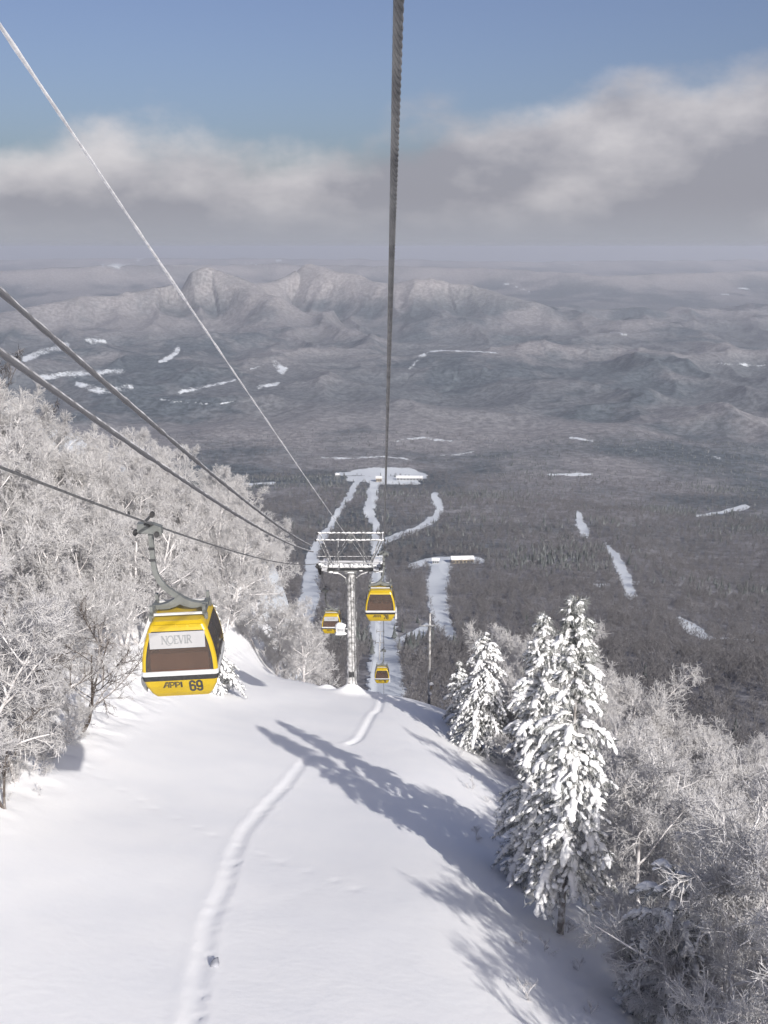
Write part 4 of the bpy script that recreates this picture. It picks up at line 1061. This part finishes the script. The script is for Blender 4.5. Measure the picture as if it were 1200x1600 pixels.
# snow-laden conifers
def conifer(seed, Ht, Rm, z0=0.12, step=0.40, snow=1.0, top_thin=0.0, gap=0.22, pw=0.8):
    rng = np.random.default_rng(seed)
    big, ndl0, ndl1, lump_c, lump_M = [], [], [], [], []
    n = 16
    off = np.cumsum(rng.normal(0, 0.03, (n+1, 2)), 0)*Ht/12
    tp = [np.array([off[i, 0], off[i, 1], Ht*i/n-(0.5 if i == 0 else 0)]) for i in range(n+1)]
    for i in range(n): big.append((tp[i], tp[i+1], 0.0105*Ht*(1-i/n)+0.012, 0.0105*Ht*(1-(i+1)/n)+0.012))
    def trunk(z):
        f = np.clip(z/Ht*n, 0, n-1e-3); i = int(f); return tp[i]+(tp[i+1]-tp[i])*(f-i)
    def add_lump(c, tang, la, wd, hh):
        t_ = tang/np.linalg.norm(tang); s_ = np.cross(t_, [0, 0, 1.0]); s_ /= np.linalg.norm(s_)+1e-9; u_ = np.cross(s_, t_)
        lump_c.append(c); lump_M.append(np.stack([t_*la, s_*wd, u_*hh], 0))
    def needles(p0, p1, cnt, ln):
        d = p1-p0
        for _ in range(cnt):
            o = p0+d*rng.random(); v = d/np.linalg.norm(d)*0.7+rng.normal(0, 0.55, 3)+np.array([0, 0, -0.35]); v /= np.linalg.norm(v)
            ndl0.append(o); ndl1.append(o+v*ln*rng.uniform(0.6, 1.2))
    z = z0*Ht
    while z < Ht*0.985:
        t = (z-z0*Ht)/(Ht*(1-z0)); nb = rng.integers(4, 7) if t < 0.85 else 4
        a0 = rng.random()*6.28
        for b in range(nb):
            if rng.random() < gap: continue
            az = a0+b*6.283/nb+rng.normal(0, 0.2)
            prof = (1-t)**pw*(0.55+0.45*min(1, (t+0.12)/0.22))
            L = Rm*prof*rng.uniform(0.50, 1.22)+0.16
            pitch = 0.55*t-0.10+rng.normal(0, 0.08); droop = 0.42+0.25*(1-t)
            o = trunk(z+rng.normal(0, 0.05)); dh = np.array([math.cos(az), math.sin(az), 0])
            def P(s): return o+dh*L*s*(1-0.12*s*s)+np.array([0, 0, L*(pitch*s-droop*s*s)])
            ns = 5; sp = [P(i/ns) for i in range(ns+1)]
            for i in range(ns):
                big.append((sp[i], sp[i+1], 0.022*(1-i/ns)+0.008, 0.022*(1-(i+1)/ns)+0.006))
                needles(sp[i], sp[i+1], 16, 0.24)
            sn = snow*(1-top_thin*t)
            q = 0.25
            while q < 1.02:
                tg = P(q+0.02)-P(q-0.02); w = 0.115*min(1.0, L/1.2)+0.04
                if rng.random() < 0.95*sn: add_lump(P(q)+np.array([0, 0, w*0.32])+rng.normal(0, 0.03, 3), tg, w*rng.uniform(1.2, 2.1), w*rng.uniform(0.7, 1.15), w*rng.uniform(0.45, 0.75))
                q += 0.14/max(L, 0.6)
            nsd = int(2+L*3.2)
            for k in range(nsd):
                s = 0.25+0.70*(k+rng.random())/nsd; side = 1 if k % 2 else -1
                c = P(s); lt = np.array([-dh[1], dh[0], 0])*side
                sd_ = lt*0.85+dh*0.65+np.array([0, 0, -0.35+0.2*t]); sd_ /= np.linalg.norm(sd_)
                sl = L*0.42*(1.1-0.65*s)*rng.uniform(0.7, 1.2)+0.08
                e = c+sd_*sl+np.array([0, 0, -0.22*sl]); big.append((c, e, 0.010, 0.004))
                needles(c, e, int(12+sl*20), 0.22)
                for f in (0.45, 0.95):
                    if rng.random() < 0.74*sn:
                        w = 0.068*rng.uniform(0.7, 1.4)*min(1.1, 0.65+L*0.25); add_lump(c+(e-c)*f+np.array([0, 0, w*0.35]), (e-c)+np.array([0, 0, -0.2*sl]), w*rng.uniform(1.2, 2.2), w*rng.uniform(0.7, 1.1), w*0.62)
        z += step*rng.uniform(0.75, 1.2)*(1-0.35*t)
    a = list(zip(*big)); tv, tq = tubes_np(a[0], a[1], a[2], a[3], 5)
    nv, nq = tubes_np(ndl0, ndl1, [0.014]*len(ndl0), [0.005]*len(ndl0), 3)
    V, F = ICO2; k = len(lump_c)
    Cc, MM = np.array(lump_c), np.array(lump_M)
    disp = 1+rng.normal(0, 0.10, (k, len(V), 1))+0.22*np.sin(3.1*V[None, :, :1]+rng.random((k, 1, 1))*6)
    lv = np.einsum('vi,kij->kvj', V, MM)*disp+Cc[:, None]
    lf = (F[None]+(np.arange(k)*len(V))[:, None, None]).reshape(-1, 3)
    return (np_mesh('conifer_trunk', tv, tq, M['bark'], True), np_mesh('conifer_needles', nv, nq, M['needles']),
            np_mesh('conifer_snow', lv.reshape(-1, 3), lf, M['snow_load'], True))
def put_conifer(proto, px_base, Y, label, scale=1.0, rz=0.0, group='snow-laden conifers at the edge of the piste'):
    x = at(px_base[0], px_base[1], Y).x
    return put_tree(proto, x, Y, scale, rz, label, group, 'snowy_conifer', 'tree', 0.1, ('trunk', 'crown', 'snow_load'))
cB = conifer(11, 13.8, 2.0, 0.19, 0.40, 1.0, 0.55, 0.20, 0.60)
cA = conifer(12, 12.6, 2.0, 0.10, 0.40, 1.0, 0.1, 0.26, 0.66)
cC = conifer(13, 9.4, 2.8, 0.16, 0.38, 1.0, 0, 0.24, 0.62)
cD = conifer(14, 7.0, 2.0, 0.12, 0.40, 1.1)
put_conifer(cB, (875, 1440), 34.0, 'tallest conifer with thin bare tip, standing at the lower right wood edge')
put_conifer(cA, (836, 1330), 39.5, 'thick snow-laden conifer pressed against the tallest one, slightly downhill')
put_conifer(cC, (750, 1160), 70.0, 'broad snowy conifer with drooping boughs beside the grey pole')
put_conifer(cD, (715, 1120), 77.0, 'small dark-green conifer half hidden behind the broad snowy one', 0.85, 1.0)
put_conifer(cD, (332, 980), 74.0, 'snowy conifer half hidden behind the cabin numbered 69', 1.05, 2.0)
cE = conifer(15, 6.4, 2.0, 0.24, 0.50, 0.6, 0, 0.46, 0.45)
put_conifer(cE, (1045, 1500), 28.5, 'stunted frost-dusted conifer in the lower right wood')
put_conifer(cE, (820, 1250), 44.0, 'low bushy conifer at the foot of the two tall ones', 0.6, 2.5)

# frosted woods either side: single trees
rnd = random.Random(77)
def scatter(n, xr, yr, ok, mind, seed):
    """dart throwing over a batch of candidates"""
    g = np.random.default_rng(seed); k = 6000
    x, y = g.uniform(*xr, k), g.uniform(*yr, k); z = H(x, y); sel = ok(x, y, z)
    out = []
    for a, b, c in zip(x[sel], y[sel], z[sel]):
        if len(out) >= n: break
        if all((a-p)**2+(b-q)**2 >= mind*mind for p, q, _ in out): out.append((float(a), float(b), float(c)))
    return out
def view(x, y, z, h=5):
    px, py, zc = proj(x, y, z+h); return px, py, (px > -150) & (px < 1340) & (py > 300) & (py < 1720)
def left_near(x, y, z):
    bx, by, _ = proj(x, y, z); px, py, ok = view(x, y, z)
    edge = np.interp(bx, [-300, 0, 60, 130, 225, 345, 420], [1420, 1275, 1150, 1085, 1035, 1020, 1000])
    return ok & (by < edge) & (bx < 420)
def left_far(x, y, z):
    bx, by, _ = proj(x, y, z); px, py, ok = view(x, y, z)
    return ok & (px < 485) & (x < -9) & ((y > 110) | (x < -17))
L_pts = scatter(178, (-56, -11), (26, 100), left_near, 2.75, 5) + scatter(60, (-34, -9), (93, 150), left_far, 2.7, 17) + scatter(22, (-40, -11), (150, 205), left_far, 4.0, 15)
def zone_left(px, py, y):
    if y > 135: return 'rime-white tree at the lower far end of the left wood, nearest the pylon'
    if y > 100: return 'rime-white tree in the left wood where it sinks behind the snow crest'
    low = np.interp(px, [0, 490], [550, 862]); rope = np.interp(px, [0, 233, 490], [742, 822, 866])
    col = ('against the picture edge' if px < 95 else 'near the picture edge' if px < 180 else 'above cabin 69' if px < 300 else 'right of cabin 69')
    if py < low+40: return 'pale frosted tree on the skyline of the left wood, ' + col
    if py < (low+rope)/2+25: return 'frosted left-wood tree just under the lower thick cable, ' + col
    if py < rope+30: return 'frosted tree of the left wood showing at the haul rope, ' + col
    if py < rope+150: return 'frosted tree of the left wood below the haul rope, ' + col
    return 'frosted tree at the snow edge of the left wood, ' + col
for i, (x, y, z) in enumerate(L_pts):
    pr = FROST[rnd.randrange(len(FROST))]
    px, py, zc = proj(x, y, z+5)
    bx, by, _ = proj(x, y, z); edgey = np.interp(bx, [0, 60, 130, 225, 345, 420], [1275, 1150, 1085, 1035, 1020, 1000])
    sc = rnd.uniform(0.8, 1.15)*(0.72 if (edgey-by < 30 and y < 100) else 1.0)
    put_tree(pr[:2], x, y, sc, rnd.uniform(0, 6.28), zone_left(px, py, y), 'frosted trees of the left wood')
CON_XY = [(o.location.x, o.location.y) for o in COL.objects if o.name.startswith('snowy_conifer')]
def right_near(x, y, z):
    bx, by, _ = proj(x, y, z); px, py, ok = view(x, y, z, 4)
    for a, b in CON_XY: ok &= np.hypot(x-a, y-b) > 2.4
    edge = np.interp(by, [1000, 1110, 1180, 1300, 1440, 1600, 1900], [700, 745, 800, 880, 930, 1030, 1190])
    ok &= bx > edge
    ok &= ~((y < 33) & (px < 1010)) & ~((y < 69) & (px < 800))
    ok &= (x > 11.5) | (y > 60) | (hash2(np.round(x*7).astype(np.int64), np.round(y*7).astype(np.int64), 3) < 0.25)
    return ok
R_pts = scatter(105, (7, 44), (17, 92), right_near, 2.75, 6) + scatter(26, (7, 40), (92, 125), right_near, 3.4, 16)
# a few stand below the frame on the right and throw their shade on to the snow
R_out = [(11.4, 17.2), (13.2, 14.2), (12.8, 20.0), (14.6, 17.2), (12.8, 23.4)]
R_pts += [(x, y, Hs(x, y)) for x, y in R_out]
def zone_right(px, py, y):
    if px > 1330 or py > 1600: return 'frosted tree below the lower right corner, shading the snow'
    if y > 92: return 'rime-grey tree past the crest, its top showing behind the conifers'
    if px > 1080: return ('frosted tree low in the right wood against the picture edge' if py > 1380 else 'rime-grey tree high in the right wood against the picture edge')
    if py > 1330: return 'frosted tree in the lower right wood beside the stunted conifer'
    if px < 960: return 'rime-grey tree tight behind the two tall conifers'
    return 'rime-grey tree in the middle of the right wood, right of the tall conifers'
for i, (x, y, z) in enumerate(R_pts):
    pr = FROST[rnd.randrange(len(FROST))]; px, py, zc = proj(x, y, z+5)
    sc = rnd.uniform(0.80, 1.15)*(0.66 if 17 < y < 27 else 1.0)*(1.12 if y > 45 else 1.0)
    if (x, y) in R_out: sc = 0.98; pr = FROST[1 if i % 2 else 3]
    put_tree(pr[:2], x, y, sc, rnd.uniform(0, 6.28), zone_right(px, py, y), 'frosted trees of the right wood')
for (px, py, Y, sc, rz) in ((1075, 1500, 27.6, 0.62, 0.5), (1010, 1490, 29.6, 0.55, 2.1)):
    x = at(px, py, Y).x
    put_tree(FROST[4][:2], x, Y, sc, rz, 'pale frosted tree growing %s the stunted conifer at lower right' % ('right against' if px > 1040 else 'just left of'), 'frosted trees of the right wood')
# darker bare trees at the left edge
for (px, py, Y, sc, rz, lab) in ((122, 1102, 50, 0.95, 0.4, 'dark bare tree leaning right at the left snow edge beside cabin 69'),
                                 (20, 1160, 42, 0.9, 1.2, 'dark-limbed bare tree at the left picture edge above the snow'),
                                 (2, 1200, 36, 0.6, 2.6, 'low dark bare tree cut by the left picture edge')):
    x = at(px, py, Y).x
    put_tree(DARKT[:2], x, Y, sc, rz, lab, 'dark bare trees at the left snow edge', 'bare_tree')
for (px, py, sc, lab) in ((50, 1205, 0.36, 'low frosted bush at the left, lowest on the open snow'), (92, 1188, 0.33, 'low frosted bush at the right end of the left scrub'), (70, 1168, 0.40, 'low frosted bush in the middle of the left scrub'),
                          (24, 1230, 0.34, 'low frosted bush at the left picture edge'), (112, 1150, 0.34, 'low frosted bush below the dark bare tree')):
    p = hit(px, py, 8, 120); put_tree(FROST[2][:2], p.x, p.y, sc, px*0.1, lab, 'low frosted bushes at the left snow edge', 'frosted_bush', 'bush', 0.3)
# saplings poking out of the snow
SAP = [(45, 1185, 'thickest at the left snow edge'), (85, 1175, 'in the cabin shadow at the left'), (110, 1160, 'right of the cabin shadow'), (30, 1165, 'in front of the dark-limbed tree'), (830, 1565, 'on the open snow at the bottom, nearest the track'), (922, 1590, 'at the bottom edge below the shadows'), (885, 1455, 'at the foot of the tallest conifer'),
       (735, 1235, 'in the shade below the broad conifer'), (760, 1255, 'between the broad conifer and the tall pair'), (745, 1310, 'at the middle of the wood edge'),
       (795, 1350, 'just left of the tall pair of conifers'), (850, 1490, 'in the long shadow near the tallest conifer'), (815, 1480, 'amid the broad shadow patch'),
       (955, 1510, 'at the right wood edge below the tallest conifer'), (905, 1520, 'between the shadow patch and the right wood'), (700, 1150, 'beside the grey pole on the crest'),
       (30, 1215, 'at the left edge below the bare trees'), (60, 1240, 'on open snow at the far left'), (15, 1250, 'lowest at the left picture edge'), (95, 1140, 'under the dark bare tree'), (60, 1165, 'left of the dark bare tree'),
       (990, 1560, 'at the lower right wood edge'), (940, 1460, 'right of the tallest conifer trunk'), (720, 1180, 'at the trunk of the broad conifer'), (780, 1290, 'behind the shadow band by the tall pair')]
for i, (px, py, where) in enumerate(SAP):
    p = hit(px, py, 8, 120); put_tree(SHRUB[i % 3], p.x, p.y, rnd.uniform(0.5, 0.95)*(0.6 if px < 110 else 0.75), rnd.uniform(0, 6), 'frosted sapling '+where, 'saplings poking through the snow', 'sapling', 'sapling', 0.05, ('stem', 'twigs'))

# ------------------------------------------------------------------ the valley woods: nobody could count them
def low_tree(seed, h):
    (tv, tq), (cv, cq) = frost_tree(seed, h, h*0.36, 0, 7, 4, 4, 1, 0.05, 0.07, 1.4)
    V = np.concatenate([tv, cv]); Q = np.concatenate([tq, cq+len(tv)]); return V, Q
def low_conifer(seed, h):
    rng = np.random.default_rng(seed); V, F = [], []
    for k in range(7):
        z = h*(0.12+0.82*k/7); r = h*0.20*(1-k/7.3); n = 7; b = len(V)
        V.append((0, 0, z+h*0.2))
        for i in range(n):
            a = i*6.283/n+rng.random()*0.7; q = r*rng.uniform(0.65, 1.25); V.append((q*math.cos(a), q*math.sin(a), z-h*0.05*rng.random()))
        for i in range(n): F.append((b, b+1+i, b+1+(i+1) % n))
    return np.array(V), np.array(F)
protos = []
for i in range(3):
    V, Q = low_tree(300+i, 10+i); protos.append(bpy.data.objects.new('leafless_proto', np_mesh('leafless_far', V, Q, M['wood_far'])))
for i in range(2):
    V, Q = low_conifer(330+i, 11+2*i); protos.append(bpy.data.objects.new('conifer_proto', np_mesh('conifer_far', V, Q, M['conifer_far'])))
def valley_wood(name, pts, scl, proto, label_seed):
    me = bpy.data.meshes.new(name); me.vertices.add(len(pts)); me.vertices.foreach_set('co', pts.astype(np.float32).ravel())
    a = me.attributes.new('sc', 'FLOAT', 'POINT'); a.data.foreach_set('value', scl.astype(np.float32))
    b = me.attributes.new('rz', 'FLOAT', 'POINT'); b.data.foreach_set('value', (np.random.default_rng(label_seed).random(len(pts))*6.28).astype(np.float32))
    me.update()
    o = link(name, me); o['kind'] = 'stuff'
    ng = bpy.data.node_groups.new(name, 'GeometryNodeTree')
    ng.interface.new_socket('Geometry', in_out='INPUT', socket_type='NodeSocketGeometry'); ng.interface.new_socket('Geometry', in_out='OUTPUT', socket_type='NodeSocketGeometry')
    gi, go = ng.nodes.new('NodeGroupInput'), ng.nodes.new('NodeGroupOutput')
    ip = ng.nodes.new('GeometryNodeInstanceOnPoints'); oi = ng.nodes.new('GeometryNodeObjectInfo'); oi.inputs['Object'].default_value = proto; oi.inputs['As Instance'].default_value = True
    s = ng.nodes.new('GeometryNodeInputNamedAttribute'); s.data_type = 'FLOAT'; s.inputs['Name'].default_value = 'sc'
    r = ng.nodes.new('GeometryNodeInputNamedAttribute'); r.data_type = 'FLOAT'; r.inputs['Name'].default_value = 'rz'
    cx = ng.nodes.new('ShaderNodeCombineXYZ')
    l = ng.links.new
    l(gi.outputs[0], ip.inputs['Points']); l(oi.outputs['Geometry'], ip.inputs['Instance']); l(r.outputs['Attribute'], cx.inputs[2])
    l(cx.outputs[0], ip.inputs['Rotation']); l(s.outputs['Attribute'], ip.inputs['Scale']); l(ip.outputs[0], go.inputs[0])
    md = o.modifiers.new('woods', 'NODES'); md.node_group = ng
    return o
def wood_points():
    rng = np.random.default_rng(4); out = []
    for r0, r1, sp in ((150, 420, 5.5), (420, 800, 6.0), (800, 1300, 7.5), (1300, 2000, 9.0), (2000, 2700, 11.0), (2700, 3400, 16.0), (3400, 4200, 26.0)):
        area = math.radians(48)*0.5*(r1*r1-r0*r0); n = int(area/(sp*sp))
        r = np.sqrt(rng.random(n)*(r1*r1-r0*r0)+r0*r0); a = np.radians(rng.uniform(-24, 24, n)); out.append(np.stack([r*np.sin(a), r*np.cos(a)], 1))
    P = np.concatenate(out); x, y = P[:, 0], P[:, 1]; z = H(x, y)
    px, py, zc = proj(x, y, z)
    qx, qy = rough(px, py)
    best = np.full(px.shape, 9.0)
    for run in RUNS: best = np.minimum(best, seg_dist(qx, qy, [(a, b, c*0.86) for a, b, c in run]))
    keep = best > 0.72 + 0.55*rng.random(len(px))
    near = (y < 215) & (((x < -11) & (x > -62)) | ((x > 8) & (x < 60) & (y < 140)))
    keep &= ~near
    keep &= ~((np.abs(x-TX) < 12+0*y) & (y < 640))
    keep &= ~((y < 150))
    # drop what the crest hides for certain
    keep &= ~((py > 1120) & (px < 1000))
    cf = fbm(x/260, y/260, 4, 91)
    conif = (cf + 0.25*rng.normal(0, 1, len(x)) + smooth(1500, 2600, y)*0.22) > 0.50
    return np.stack([x, y, z], 1)[keep], conif[keep], rng
WP, WC, _rng = wood_points()
print('valley trees', len(WP))
pick = _rng.integers(0, 3, len(WP)); sc_ = _rng.uniform(0.65, 1.2, len(WP))
for i in range(3):
    k = (~WC) & (pick == i); valley_wood('valley_forest', WP[k], sc_[k], protos[i], i)
for i in range(2):
    k = WC & (pick % 2 == i); valley_wood('valley_conifer_forest', WP[k], sc_[k], protos[3+i], 10+i)

# ------------------------------------------------------------------ the air
def haze():
    zmin = float(LAND_V[:, 2].min())-1.0; zt = 30.0
    m = MB(); m.box((0, 0, (zmin+zt)/2), (93000, 93000, zt-zmin))
    mt = bpy.data.materials.new('haze'); mt.use_nodes = True; nt = mt.node_tree
    for n in list(nt.nodes):
        if n.type != 'OUTPUT_MATERIAL': nt.nodes.remove(n)
    v = nt.nodes.new('ShaderNodeVolumePrincipled'); v.inputs['Color'].default_value = (0.84, 0.88, 1.0, 1); v.inputs['Density'].default_value = 5.4e-5
    v.inputs['Anisotropy'].default_value = 0.20
    nt.links.new(v.outputs[0], nt.nodes['Material Output'].inputs['Volume'])
    o = m.build('haze', mt); o['kind'] = 'stuff'
haze()
